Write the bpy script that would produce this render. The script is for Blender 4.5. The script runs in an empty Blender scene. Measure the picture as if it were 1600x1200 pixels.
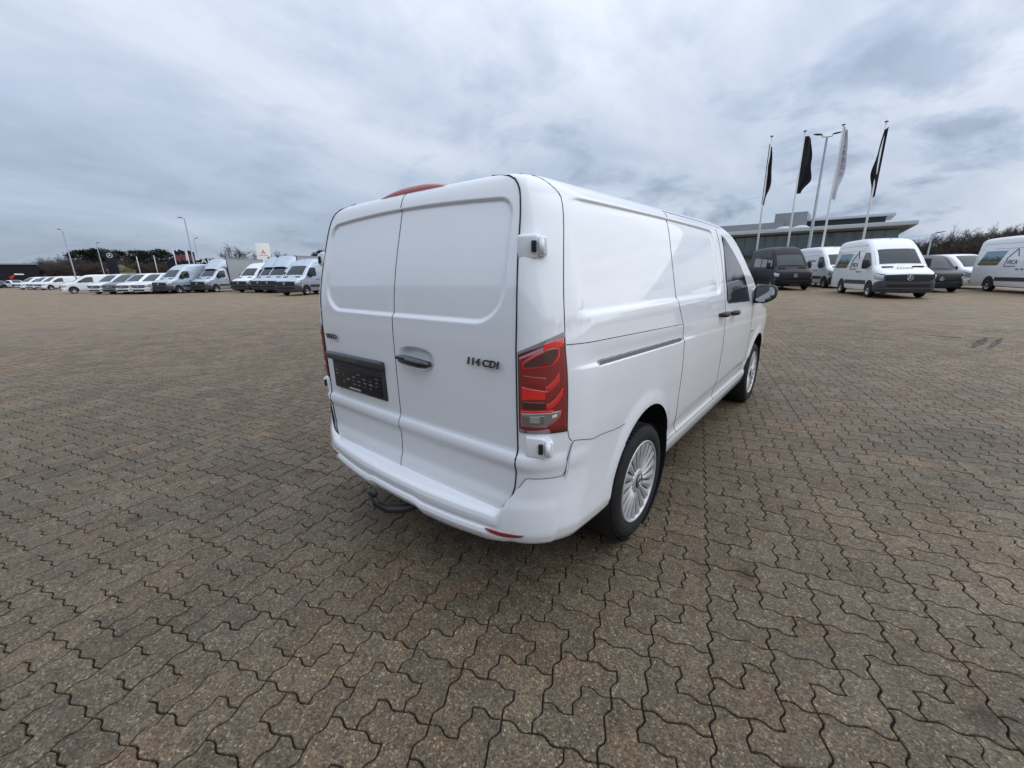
import bpy, bmesh, math, random
import numpy as np
from mathutils import Vector, Matrix

R_ = math.radians
rnd = random.Random(7)
S = bpy.context.scene
C = S.collection

# ------------------------------------------------------------------ camera
CAM = Vector((1.7468, -1.1984, 1.5214))
YAW, PITCH, ROLL, FPX = 0.6925, -0.2704, -0.0191, 640.29
cam = bpy.data.cameras.new('camera')
cam.sensor_fit = 'HORIZONTAL'
cam.sensor_width = 36.0
cam.lens = 36.0 * FPX / 1600.0
cam.clip_start = 0.05
cam.clip_end = 3000.0
camo = bpy.data.objects.new('camera', cam)
C.objects.link(camo)
_f = Vector((-math.sin(YAW) * math.cos(PITCH), math.cos(YAW) * math.cos(PITCH), math.sin(PITCH)))
_r = Vector((math.cos(YAW), math.sin(YAW), 0))
_u = _r.cross(_f)
_r2 = _r * math.cos(ROLL) + _u * math.sin(ROLL)
_u2 = -_r * math.sin(ROLL) + _u * math.cos(ROLL)
camo.matrix_world = Matrix(((_r2.x, _u2.x, -_f.x, CAM.x), (_r2.y, _u2.y, -_f.y, CAM.y), (_r2.z, _u2.z, -_f.z, CAM.z), (0, 0, 0, 1)))
S.camera = camo

# ------------------------------------------------------------------ sky, sun, exposure
SUN_EL, SUN_AZ = R_(38), R_(62)          # azimuth clockwise from +Y
world = bpy.data.worlds.new('World')
S.world = world
world.use_nodes = True
wn, wl = world.node_tree.nodes, world.node_tree.links
wn.clear()


def N(tree, t, **kw):
    n = tree.new(t)
    for k, v in kw.items():
        if k == 'inp':
            for a, b in v.items():
                n.inputs[a].default_value = b
        else:
            setattr(n, k, v)
    return n


def ramp(n, pts):
    cr = n.color_ramp
    while len(cr.elements) < len(pts):
        cr.elements.new(0.5)
    for e, (p, c) in zip(cr.elements, pts):
        e.position = p
        e.color = (c, c, c, 1) if isinstance(c, (int, float)) else (*c, 1)


out = N(wn, 'ShaderNodeOutputWorld')
bg = N(wn, 'ShaderNodeBackground', inp={'Strength': 0.1})
sky = N(wn, 'ShaderNodeTexSky', sky_type='NISHITA', sun_disc=False, sun_elevation=SUN_EL, sun_rotation=SUN_AZ)
tc = N(wn, 'ShaderNodeTexCoord')
sep = N(wn, 'ShaderNodeSeparateXYZ')
wl.new(tc.outputs['Generated'], sep.inputs[0])


def wm(op, a, b=None, clamp=False):
    n = N(wn, 'ShaderNodeMath', operation=op, use_clamp=clamp)
    for i, v in enumerate((a, b)):
        if v is None:
            continue
        if isinstance(v, (int, float)):
            n.inputs[i].default_value = v
        else:
            wl.new(v, n.inputs[i])
    return n.outputs[0]


zc = wm('MAXIMUM', sep.outputs['Z'], 0.0)
den = wm('ADD', zc, 0.30)
px_, py_ = wm('DIVIDE', sep.outputs['X'], den), wm('DIVIDE', sep.outputs['Y'], den)
cmb = N(wn, 'ShaderNodeCombineXYZ')
wl.new(px_, cmb.inputs[0])
wl.new(py_, cmb.inputs[1])


def cloud(rot, scale, nscale, detail, rough, dist, off):
    mp = N(wn, 'ShaderNodeMapping')
    mp.inputs['Rotation'].default_value = (0, 0, R_(rot))
    mp.inputs['Scale'].default_value = (*scale, 1)
    mp.inputs['Location'].default_value = off
    wl.new(cmb.outputs[0], mp.inputs['Vector'])
    nz = N(wn, 'ShaderNodeTexNoise', inp={'Scale': nscale, 'Detail': detail, 'Roughness': rough, 'Distortion': dist})
    wl.new(mp.outputs[0], nz.inputs['Vector'])
    return nz.outputs['Fac']


big = cloud(35, (1.0, 0.55), 1.3, 6, 0.55, 0.5, (3.1, 1.7, 0))
streak = cloud(35, (1.0, 0.5), 3.2, 7, 0.6, 0.4, (9.2, 4.4, 1))
puff = cloud(20, (1.0, 1.0), 3.1, 8, 0.56, 0.25, (1.3, 7.7, 2))
# broad tone of the overcast: brighter where the sun stands behind it (to the right), slate blue low on the left
side = wm('ADD', wm('MULTIPLY', sep.outputs['X'], 0.80), wm('MULTIPLY', sep.outputs['Y'], 0.60))
side01 = wm('ADD', wm('MULTIPLY', side, 0.5), 0.5, True)
elev = wm('MULTIPLY', zc, 1.7, True)
elev_s = wm('POWER', elev, 0.65)
low = wm('SUBTRACT', 1.0, elev_s)
leftlow = wm('MULTIPLY', low, wm('SUBTRACT', 1.0, side01), True)
tone = wm('ADD', wm('MULTIPLY', wm('SUBTRACT', big, 0.5), 0.95), 0.79)
tone = wm('ADD', tone, wm('MULTIPLY', wm('MULTIPLY', wm('SUBTRACT', streak, 0.5), 0.60), wm('ADD', wm('MULTIPLY', elev, 0.8), 0.2)))
tone = wm('SUBTRACT', tone, wm('MULTIPLY', leftlow, 0.50))
tone = wm('ADD', tone, wm('MULTIPLY', wm('MULTIPLY', low, side01), 0.05))
pr = N(wn, 'ShaderNodeValToRGB')
ramp(pr, [(0.0, 0.0), (0.50, 0.0), (0.66, 1.0), (1.0, 1.0)])
wl.new(puff, pr.inputs[0])
pf = wm('MULTIPLY', pr.outputs[0], wm('MULTIPLY', wm('MULTIPLY', wm('POWER', low, 0.6), 0.8), wm('ADD', side01, 0.05)))
tone = wm('SUBTRACT', tone, wm('MULTIPLY', pf, 0.72), True)
colr = N(wn, 'ShaderNodeValToRGB')
ramp(colr, [(0.0, (0.20, 0.268, 0.355)), (0.30, (0.335, 0.415, 0.535)), (0.60, (0.525, 0.615, 0.77)), (1.0, (0.88, 0.93, 1.03))])
wl.new(tone, colr.inputs[0])
# an overcast sky is brighter towards the zenith
zen = wm('ADD', 0.92, wm('MULTIPLY', wm('POWER', zc, 1.5), 0.75))
sc_ = N(wn, 'ShaderNodeVectorMath', operation='SCALE')
wl.new(colr.outputs[0], sc_.inputs[0])
wl.new(wm('MULTIPLY', zen, 10.0), sc_.inputs['Scale'])
mx = N(wn, 'ShaderNodeMix', data_type='RGBA')
mx.inputs['Factor'].default_value = 0.93
wl.new(sky.outputs[0], mx.inputs['A'])
wl.new(sc_.outputs[0], mx.inputs['B'])
wl.new(mx.outputs['Result'], bg.inputs['Color'])
wl.new(bg.outputs[0], out.inputs[0])

sun = bpy.data.lights.new('sun', 'SUN')
sun.energy = 1.25
sun.angle = R_(100)
sun.color = (1.0, 0.97, 0.93)
suno = bpy.data.objects.new('sun', sun)
C.objects.link(suno)
_sd = Vector((math.sin(SUN_AZ) * math.cos(SUN_EL), math.cos(SUN_AZ) * math.cos(SUN_EL), math.sin(SUN_EL)))
suno.rotation_euler = _sd.to_track_quat('Z', 'Y').to_euler()
suno.location = (20, 10, 30)

S.view_settings.view_transform = 'Standard'
S.view_settings.look = 'None'
S.view_settings.exposure = 0.0
S.view_settings.gamma = 1.0
S.view_settings.use_curve_mapping = False
S.render.engine = 'CYCLES'
S.cycles.max_bounces = 6
S.cycles.use_denoising = True

# ------------------------------------------------------------------ materials
MATS = {}


def mat(name, col, rough=0.5, metal=0.0, coat=0.0, spec=0.5, noise=0.0, nscale=8.0, trans=0.0, emit=None):
    if name in MATS:
        return MATS[name]
    m = bpy.data.materials.new(name)
    m.use_nodes = True
    nt = m.node_tree
    b = nt.nodes['Principled BSDF']
    b.inputs['Base Color'].default_value = (*col, 1)
    b.inputs['Roughness'].default_value = rough
    b.inputs['Metallic'].default_value = metal
    b.inputs['Coat Weight'].default_value = coat
    b.inputs['Coat Roughness'].default_value = 0.03
    b.inputs['Coat IOR'].default_value = 1.8
    b.inputs['Specular IOR Level'].default_value = spec
    b.inputs['Transmission Weight'].default_value = trans
    if noise > 0:
        t = N(nt.nodes, 'ShaderNodeTexCoord')
        nz = N(nt.nodes, 'ShaderNodeTexNoise', inp={'Scale': nscale, 'Detail': 5.0, 'Roughness': 0.6})
        nt.links.new(t.outputs['Object'], nz.inputs['Vector'])
        r = N(nt.nodes, 'ShaderNodeValToRGB')
        ramp(r, [(0.25, tuple(c * (1 - noise) for c in col)), (0.75, tuple(min(1, c * (1 + noise)) for c in col))])
        nt.links.new(nz.outputs['Fac'], r.inputs[0])
        nt.links.new(r.outputs[0], b.inputs['Base Color'])
        mr = N(nt.nodes, 'ShaderNodeMapRange', inp={'To Min': max(0, rough - 0.08), 'To Max': min(1, rough + 0.08)})
        nt.links.new(nz.outputs['Fac'], mr.inputs['Value'])
        nt.links.new(mr.outputs[0], b.inputs['Roughness'])
    MATS[name] = m
    return m


WHITE = mat('white_paint', (0.83, 0.86, 0.90), 0.45, coat=1.0, spec=0.3, noise=0.012, nscale=3)
BGWHITE = mat('white_paint_far', (0.82, 0.84, 0.87), 0.35, coat=0.8, noise=0.03, nscale=2)
SILVER = mat('silver_paint', (0.50, 0.57, 0.65), 0.32, metal=0.45, coat=0.6, noise=0.06, nscale=2)
GREYP = mat('slate_paint', (0.14, 0.16, 0.20), 0.35, metal=0.4, coat=0.6, noise=0.06, nscale=2)
BLACKP = mat('black_paint', (0.006, 0.007, 0.010), 0.35, spec=0.22, noise=0.1, nscale=2)
DKGREYP = mat('anthracite_paint', (0.016, 0.016, 0.019), 0.35, coat=0.0, spec=0.3, noise=0.1, nscale=2)
BLUEP = mat('navy_paint', (0.03, 0.045, 0.075), 0.3, coat=0.8, noise=0.1, nscale=2)
BPLAST = mat('black_plastic', (0.016, 0.017, 0.02), 0.5, noise=0.15, nscale=20)
GPLAST = mat('dark_grey_plastic', (0.035, 0.038, 0.045), 0.55, noise=0.15, nscale=20)
GLOSSBLK = mat('gloss_black', (0.008, 0.008, 0.01), 0.15, coat=0.5)
GAP = mat('shadow_gap_rubber', (0.012, 0.013, 0.016), 0.8)
RUBBER = mat('tyre_rubber', (0.020, 0.020, 0.021), 0.85, spec=0.3, noise=0.45, nscale=30)
ALLOY = mat('alloy_silver', (0.56, 0.57, 0.59), 0.36, metal=0.55, noise=0.05, nscale=10)
STEELW = mat('steel_wheel_silver', (0.45, 0.46, 0.48), 0.4, metal=0.6, noise=0.05, nscale=10)
CHROME = mat('chrome', (0.75, 0.76, 0.78), 0.15, metal=1.0)
DCHROME = mat('badge_chrome', (0.16, 0.165, 0.175), 0.25, metal=0.9)
GLASS = mat('tinted_glass', (0.012, 0.02, 0.024), 0.04, spec=0.7)
BGGLASS = mat('windscreen_glass', (0.022, 0.036, 0.042), 0.08, spec=0.42)
MIRRORG = mat('mirror_glass', (0.55, 0.62, 0.64), 0.03, metal=1.0)
LRED = mat('tail_red', (0.24, 0.008, 0.011), 0.12, coat=1.0)
LREDB = mat('tail_red_bright', (0.78, 0.018, 0.014), 0.15, coat=1.0)
LDARK = mat('tail_dark', (0.055, 0.006, 0.008), 0.12, coat=1.0)
LCLEAR = mat('tail_clear', (0.25, 0.235, 0.235), 0.2, metal=0.3, coat=1.0)
LAMPSM = mat('tail_smoke', (0.075, 0.016, 0.018), 0.12, coat=1.0)
BRAKE = mat('brake_lens', (0.40, 0.045, 0.022), 0.25, coat=0.5)
HEADL = mat('headlight_clear', (0.62, 0.66, 0.70), 0.12, metal=0.4, coat=1.0)
PLATE = mat('plate_black', (0.010, 0.011, 0.013), 0.35)
PLATEW = mat('plate_print', (0.18, 0.19, 0.21), 0.5)
PRINTW = mat('plate_print_white', (0.55, 0.56, 0.58), 0.5)
POLEW = mat('white_pole_paint', (0.72, 0.72, 0.72), 0.4, noise=0.05)
GALV = mat('galvanised_steel', (0.30, 0.33, 0.36), 0.45, metal=0.5, noise=0.12, nscale=4)
FLAGK = mat('black_flag_cloth', (0.010, 0.012, 0.017), 0.85, noise=0.2)
FLAGW = mat('white_flag_cloth', (0.60, 0.60, 0.66), 0.8, noise=0.05)
FLAGR = mat('red_flag_cloth', (0.15, 0.055, 0.065), 0.8, noise=0.2)
CONC = mat('grey_concrete', (0.25, 0.26, 0.275), 0.75, noise=0.1, nscale=1)
FASCIA = mat('light_fascia', (0.50, 0.53, 0.56), 0.45, noise=0.05, nscale=1)
FACGLASS = mat('facade_glass', (0.12, 0.185, 0.195), 0.06, spec=0.9, noise=0.25, nscale=0.4)
DKCLAD = mat('dark_cladding', (0.012, 0.014, 0.020), 0.7, spec=0.2, noise=0.15, nscale=1)
MULL = mat('mullion_grey', (0.22, 0.25, 0.27), 0.5)
YELLOW = mat('yellow_render', (0.30, 0.28, 0.13), 0.8, noise=0.1)
REDSIGN = mat('sign_red', (0.42, 0.02, 0.025), 0.5)
SIGNW = mat('sign_white', (0.82, 0.82, 0.80), 0.5, noise=0.02)
SIGNB = mat('sign_navy', (0.010, 0.013, 0.022), 0.6, spec=0.2)
PRINTK = mat('print_black', (0.03, 0.033, 0.038), 0.6)
PRINTG = mat('print_grey', (0.28, 0.29, 0.31), 0.6)
BOXW = mat('truck_box_panel', (0.38, 0.40, 0.43), 0.45, metal=0.3, noise=0.06, nscale=1)
BARK = mat('bark', (0.055, 0.042, 0.034), 0.9, noise=0.3, nscale=6)
TWIG = mat('winter_twigs', (0.062, 0.047, 0.038), 0.9, noise=0.3, nscale=2)


def photo_print():
    # the printed picture on the passenger vans: sky over a row of yellow-brown houses
    m = bpy.data.materials.new('printed_picture')
    m.use_nodes = True
    nt = m.node_tree
    b = nt.nodes['Principled BSDF']
    t = N(nt.nodes, 'ShaderNodeTexCoord')
    sx = N(nt.nodes, 'ShaderNodeSeparateXYZ')
    nt.links.new(t.outputs['Generated'], sx.inputs[0])
    nz = N(nt.nodes, 'ShaderNodeTexNoise', inp={'Scale': 5.0, 'Detail': 6.0, 'Roughness': 0.7})
    nt.links.new(t.outputs['Generated'], nz.inputs['Vector'])
    ad = N(nt.nodes, 'ShaderNodeMath', operation='MULTIPLY_ADD')
    nt.links.new(nz.outputs['Fac'], ad.inputs[0])
    ad.inputs[1].default_value = 0.85
    nt.links.new(sx.outputs['Z'], ad.inputs[2])
    r = N(nt.nodes, 'ShaderNodeValToRGB')
    ramp(r, [(0.22, (0.05, 0.04, 0.02)), (0.38, (0.16, 0.12, 0.06)), (0.50, (0.05, 0.045, 0.025)), (0.62, (0.20, 0.16, 0.08)), (0.76, (0.03, 0.04, 0.02)), (0.92, (0.05, 0.07, 0.06)), (1.0, (0.20, 0.33, 0.42))])
    nt.links.new(ad.outputs[0], r.inputs[0])
    nt.links.new(r.outputs[0], b.inputs['Base Color'])
    b.inputs['Roughness'].default_value = 0.35
    return m


PICT = photo_print()


def paver_mat(name, far):
    m = bpy.data.materials.new(name)
    m.use_nodes = True
    nt = m.node_tree
    nd, lk = nt.nodes, nt.links
    b = nd['Principled BSDF']
    geo = N(nd, 'ShaderNodeNewGeometry')
    P = geo.outputs['Position']

    def noise(sc, det, rough=0.55, vec=P):
        n = N(nd, 'ShaderNodeTexNoise', inp={'Scale': sc, 'Detail': det, 'Roughness': rough})
        lk.new(vec, n.inputs['Vector'])
        return n.outputs['Fac']

    def rr(src, pts):
        r = N(nd, 'ShaderNodeValToRGB')
        ramp(r, pts)
        lk.new(src, r.inputs[0])
        return r.outputs[0]

    def mix(fac, a, bb, mode='MIX'):
        n = N(nd, 'ShaderNodeMix', data_type='RGBA', blend_type=mode)
        if isinstance(fac, (int, float)):
            n.inputs['Factor'].default_value = fac
        else:
            lk.new(fac, n.inputs['Factor'])
        for k, v in (('A', a), ('B', bb)):
            if isinstance(v, tuple):
                n.inputs[k].default_value = (*v, 1)
            else:
                lk.new(v, n.inputs[k])
        return n.outputs['Result']

    # weathered concrete: warm grey to rust brown patches metres across
    base = rr(noise(0.9, 6, 0.6), [(0.32, (0.104, 0.090, 0.066)), (0.52, (0.131, 0.110, 0.079)), (0.70, (0.151, 0.118, 0.080))])
    # exposed aggregate speckle
    v = N(nd, 'ShaderNodeTexVoronoi', inp={'Scale': 150.0})
    lk.new(P, v.inputs['Vector'])
    bw = N(nd, 'ShaderNodeSeparateColor')
    lk.new(v.outputs['Color'], bw.inputs[0])
    grain = rr(bw.outputs[0], [(0.0, (0.25, 0.24, 0.24)), (0.35, (0.72, 0.72, 0.72)), (0.62, (1.0, 0.95, 0.88)), (0.80, (1.5, 1.15, 0.85)), (0.93, (1.7, 1.5, 1.25)), (0.985, (2.7, 2.6, 2.4))])
    n2 = noise(260, 3, 0.7)
    fine = rr(n2, [(0.3, 0.55), (0.7, 1.45)])
    col = mix(0.75 if not far else 0.35, base, grain, 'MULTIPLY')
    col = mix(0.8 if not far else 0.4, col, fine, 'MULTIPLY')
    med = rr(noise(14, 5, 0.65), [(0.3, 0.78), (0.7, 1.22)])
    col = mix(1.0, col, med, 'MULTIPLY')
    # rust brown tint in blotches, dark damp stains, oil spots
    col = mix(rr(noise(3.1, 6, 0.7), [(0.50, 0.0), (0.74, 0.50)]), col, mix(1.0, col, (1.30, 0.93, 0.66), 'MULTIPLY'))
    col = mix(rr(noise(1.7, 7, 0.72), [(0.56, 0.0), (0.70, 0.55)]), col, mix(1.0, col, (0.55, 0.54, 0.53), 'MULTIPLY'))
    mp = N(nd, 'ShaderNodeMapping')
    mp.inputs['Rotation'].default_value = (0, 0, R_(-16))
    mp.inputs['Scale'].default_value = (0.55, 2.2, 1)
    lk.new(P, mp.inputs['Vector'])
    col = mix(rr(noise(1.1, 6, 0.7, mp.outputs[0]), [(0.54, 0.0), (0.70, 0.40)]), col, mix(1.0, col, (0.62, 0.60, 0.58), 'MULTIPLY'))
    vs = N(nd, 'ShaderNodeTexVoronoi', inp={'Scale': 1.25})
    lk.new(P, vs.inputs['Vector'])
    sp = N(nd, 'ShaderNodeMath', operation='MULTIPLY_ADD')
    lk.new(noise(11, 4), sp.inputs[0])
    sp.inputs[1].default_value = 0.10
    lk.new(vs.outputs['Distance'], sp.inputs[2])
    col = mix(rr(sp.outputs[0], [(0.085, 0.75), (0.135, 0.0)]), col, mix(1.0, col, (0.38, 0.34, 0.32), 'MULTIPLY'))
    if not far:
        oi = N(nd, 'ShaderNodeObjectInfo')
        isl = rr(oi.outputs['Random'], [(0.0, 0.86), (1.0, 1.13)])
        isl2 = rr(geo.outputs['Random Per Island'], [(0.0, 0.84), (1.0, 1.15)])
        col = mix(1.0, col, isl, 'MULTIPLY')
        col = mix(1.0, col, isl2, 'MULTIPLY')
    else:
        # joints too fine to see one by one darken the field; a trace of their lattice stays
        mp2 = N(nd, 'ShaderNodeMapping')
        mp2.inputs['Rotation'].default_value = (0, 0, R_(-15.8))
        lk.new(P, mp2.inputs['Vector'])
        br = N(nd, 'ShaderNodeTexBrick', inp={'Scale': 1.0, 'Mortar Size': 0.006, 'Brick Width': 0.226, 'Row Height': 0.169, 'Color1': (0.9, 0.9, 0.9, 1), 'Color2': (1.08, 1.06, 1.04, 1), 'Mortar': (0.25, 0.25, 0.25, 1)})
        lk.new(mp2.outputs[0], br.inputs['Vector'])
        col = mix(1.0, col, br.outputs['Color'], 'MULTIPLY')
    # lightens away from the van: far sheen painted in, over partly drier ground
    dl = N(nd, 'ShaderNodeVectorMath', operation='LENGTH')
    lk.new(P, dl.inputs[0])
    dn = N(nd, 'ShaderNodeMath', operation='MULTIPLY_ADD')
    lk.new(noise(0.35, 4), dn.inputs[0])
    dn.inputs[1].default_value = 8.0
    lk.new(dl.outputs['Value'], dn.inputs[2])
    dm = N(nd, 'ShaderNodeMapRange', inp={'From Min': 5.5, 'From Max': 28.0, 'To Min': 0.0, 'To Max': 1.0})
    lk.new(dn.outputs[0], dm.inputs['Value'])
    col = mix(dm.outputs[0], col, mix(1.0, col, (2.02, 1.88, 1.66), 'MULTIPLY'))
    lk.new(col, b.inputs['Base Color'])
    rg = rr(noise(2.3, 5), [(0.35, 0.50), (0.7, 0.72)])
    lk.new(rg, b.inputs['Roughness'])
    b.inputs['Specular IOR Level'].default_value = 0.28
    bp = N(nd, 'ShaderNodeBump', inp={'Strength': 0.5, 'Distance': 0.004 if not far else 0.008})
    hs = N(nd, 'ShaderNodeMath', operation='ADD')
    lk.new(n2 if not far else noise(30, 4), hs.inputs[0])
    lk.new(bw.outputs[0], hs.inputs[1])
    lk.new(hs.outputs[0], bp.inputs['Height'])
    lk.new(bp.outputs[0], b.inputs['Normal'])
    return m


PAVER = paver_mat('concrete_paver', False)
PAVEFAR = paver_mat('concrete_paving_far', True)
JOINT = mat('joint_sand', (0.022, 0.020, 0.016), 0.95, noise=0.4, nscale=60)
SOIL = mat('soil_and_grass', (0.055, 0.06, 0.035), 0.95, noise=0.3, nscale=0.3)

# ------------------------------------------------------------------ object helpers


def link(name, me, parent=None):
    o = bpy.data.objects.new(name, me)
    C.objects.link(o)
    if parent is not None:
        o.parent = parent
    return o


def mesh_np(name, v, f, m, parent=None, smooth=True):
    me = bpy.data.meshes.new(name)
    v = np.asarray(v, dtype=np.float32)
    me.vertices.add(len(v))
    me.vertices.foreach_set('co', v.ravel())
    f = np.asarray(f, dtype=np.int32)
    k = f.shape[1]
    me.loops.add(f.size)
    me.loops.foreach_set('vertex_index', f.ravel())
    me.polygons.add(len(f))
    me.polygons.foreach_set('loop_start', np.arange(0, f.size, k, dtype=np.int32))
    me.polygons.foreach_set('loop_total', np.full(len(f), k, dtype=np.int32))
    me.polygons.foreach_set('use_smooth', np.full(len(f), smooth))
    me.update(calc_edges=True)
    me.validate()
    me.materials.append(m)
    return link(name, me, parent)


class MB:
    def __init__(s):
        s.v, s.f, s.sm = [], [], []

    def add(s, vs, fs, smooth=False):
        b = len(s.v)
        s.v += [tuple(p) for p in vs]
        s.f += [tuple(i + b for i in q) for q in fs]
        s.sm += [smooth] * len(fs)
        return s

    def box(s, c, d, rot=None, bev=0.0):
        hx, hy, hz = d[0] / 2, d[1] / 2, d[2] / 2
        if bev > 0:
            bm = bmesh.new()
            bmesh.ops.create_cube(bm, size=1)
            bmesh.ops.scale(bm, vec=d, verts=bm.verts)
            bmesh.ops.bevel(bm, geom=bm.edges[:], offset=bev, segments=3, affect='EDGES', profile=0.5)
            vs = [v.co.copy() for v in bm.verts]
            fs = [[v.index for v in f.verts] for f in bm.faces]
            bm.verts.index_update()
            fs = [[v.index for v in f.verts] for f in bm.faces]
            bm.free()
        else:
            vs = [Vector((x, y, z)) for x in (-hx, hx) for y in (-hy, hy) for z in (-hz, hz)]
            fs = [(0, 1, 3, 2), (4, 6, 7, 5), (0, 4, 5, 1), (2, 3, 7, 6), (0, 2, 6, 4), (1, 5, 7, 3)]
        if rot is not None:
            vs = [rot @ v for v in vs]
        c = Vector(c)
        return s.add([v + c for v in vs], fs, bev > 0)

    def tube(s, pts, r, n=6, caps=True):
        pts = [Vector(p) for p in pts]
        rs = r if isinstance(r, (list, tuple)) else [r] * len(pts)
        vs, fs = [], []
        up = Vector((0.013, 0.021, 1))
        for i, p in enumerate(pts):
            t = (pts[min(i + 1, len(pts) - 1)] - pts[max(i - 1, 0)]).normalized()
            a = t.cross(up)
            if a.length < 0.05:
                a = t.cross(Vector((1, 0.1, 0)))
            a.normalize()
            b = t.cross(a)
            for k in range(n):
                w = 2 * math.pi * k / n
                vs.append(p + (a * math.cos(w) + b * math.sin(w)) * rs[i])
        for i in range(len(pts) - 1):
            for k in range(n):
                fs.append((i * n + k, i * n + (k + 1) % n, (i + 1) * n + (k + 1) % n, (i + 1) * n + k))
        if caps:
            fs.append(tuple(range(n))[::-1])
            fs.append(tuple((len(pts) - 1) * n + k for k in range(n)))
        return s.add(vs, fs, n > 4)

    def lathe(s, prof, n=32, axis='X', c=(0, 0, 0)):
        # prof: (radius, along)
        vs, fs = [], []
        for r, a in prof:
            for k in range(n):
                w = 2 * math.pi * k / n
                p = (a, r * math.cos(w), r * math.sin(w)) if axis == 'X' else (r * math.cos(w), r * math.sin(w), a)
                vs.append(Vector(p) + Vector(c))
        for i in range(len(prof) - 1):
            for k in range(n):
                fs.append((i * n + k, i * n + (k + 1) % n, (i + 1) * n + (k + 1) % n, (i + 1) * n + k))
        return s.add(vs, fs, True)

    def prism(s, poly, z0, z1, M=None):
        # polygon in xy, extruded along z, then placed by M
        n = len(poly)
        vs = [Vector((x, y, z0)) for x, y in poly] + [Vector((x, y, z1)) for x, y in poly]
        fs = [tuple(range(n))[::-1], tuple(range(n, 2 * n))] + [(i, (i + 1) % n, n + (i + 1) % n, n + i) for i in range(n)]
        if M is not None:
            vs = [M @ v for v in vs]
        return s.add(vs, fs)

    def build(s, name, m, parent=None):
        me = bpy.data.meshes.new(name)
        me.from_pydata(s.v, [], s.f)
        me.polygons.foreach_set('use_smooth', s.sm)
        bm = bmesh.new()
        bm.from_mesh(me)
        bmesh.ops.recalc_face_normals(bm, faces=bm.faces)
        bm.to_mesh(me)
        bm.free()
        me.materials.append(m)
        return link(name, me, parent)


def tag(o, label=None, cat=None, group=None, kind=None):
    if label:
        o['label'] = label
    if cat:
        o['category'] = cat
    if group:
        o['group'] = group
    if kind:
        o['kind'] = kind
    return o


def empty(name, loc=(0, 0, 0), rz=0.0):
    o = bpy.data.objects.new(name, None)
    C.objects.link(o)
    o.location = loc
    o.rotation_euler = (0, 0, rz)
    o.empty_display_size = 0.3
    return o


def dup(o, parent=None):
    c = o.copy()
    C.objects.link(c)
    c.parent = parent
    for ch in [x for x in KIDS.get(o.name, [])]:
        dup(ch, c)
    return c


KIDS = {}


def index_kids():
    KIDS.clear()
    for o in bpy.data.objects:
        if o.parent is not None:
            KIDS.setdefault(o.parent.name, []).append(o)


def text_part(name, body, size, m, parent, M, depth=0.002, shear=0.0, sx=1.0, bold=0.0):
    cu = bpy.data.curves.new('lettering', 'FONT')
    cu.body = body
    cu.size = size
    cu.extrude = depth
    cu.shear = shear
    cu.offset = bold
    cu.space_character = 1.08
    cu.align_x = 'CENTER'
    cu.align_y = 'CENTER'
    cu.resolution_u = 3
    t = bpy.data.objects.new('lettering', cu)
    me = bpy.data.meshes.new_from_object(t)
    bpy.data.objects.remove(t)
    bpy.data.curves.remove(cu)
    me.transform(Matrix.Diagonal((sx, 1, 1, 1)))
    me.transform(M)
    me.materials.clear()
    me.materials.append(m)
    me.name = name
    return link(name, me, parent)


def frame_m(o, right, up):
    r = Vector(right).normalized()
    u = Vector(up).normalized()
    n = r.cross(u).normalized()
    u = n.cross(r)
    return Matrix(((r.x, u.x, n.x, o[0]), (r.y, u.y, n.y, o[1]), (r.z, u.z, n.z, o[2]), (0, 0, 0, 1)))


# ------------------------------------------------------------------ ground and paving
gr = mesh_np('ground', [(-1500, -1500, -0.03), (1500, -1500, -0.03), (1500, 1500, -0.03), (-1500, 1500, -0.03)], [(0, 1, 2, 3)], SOIL, None, False)
tag(gr, 'wide flat ground carrying the paved lot and the tree belts', kind='structure')

PA = R_(15.8)
PU = np.array([math.cos(PA), math.sin(PA)])
PV = np.array([-math.sin(PA), math.cos(PA)])
PO = np.array([1.483, 0.428])
UNIT = 0.1130
VIEWA = math.atan2(_f.y, _f.x)


def reach(a):
    d = abs((a - VIEWA + math.pi) % (2 * math.pi) - math.pi)
    t = min(1, max(0, (R_(66) - d) / R_(6)))
    return 3.0 + 12.0 * t


bed = mesh_np('paving', [(-60, -60, -0.014), (60, -60, -0.014), (60, 60, -0.014), (-60, 60, -0.014)], [(0, 1, 2, 3)], JOINT, None, False)
tag(bed, 'dark sand bed and joints under the interlocking concrete pavers', kind='structure')

# far paving: one sheet with an opening where the single pavers lie
na = 360
vs, fs = [], []
for k in range(na):
    a = 2 * math.pi * k / na
    r0 = reach(a) - 0.25
    for r in (r0, r0 + 6, r0 + 25, 420):
        vs.append((CAM.x + r * math.cos(a), CAM.y + r * math.sin(a), -0.003))
for k in range(na):
    for q in range(3):
        a, b = k * 4 + q, ((k + 1) % na) * 4 + q
        fs.append((a, a + 1, b + 1, b))
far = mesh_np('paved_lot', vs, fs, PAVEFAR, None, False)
tag(far, 'wide brown grey concrete paved parking lot seen at a distance', kind='structure')


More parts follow.
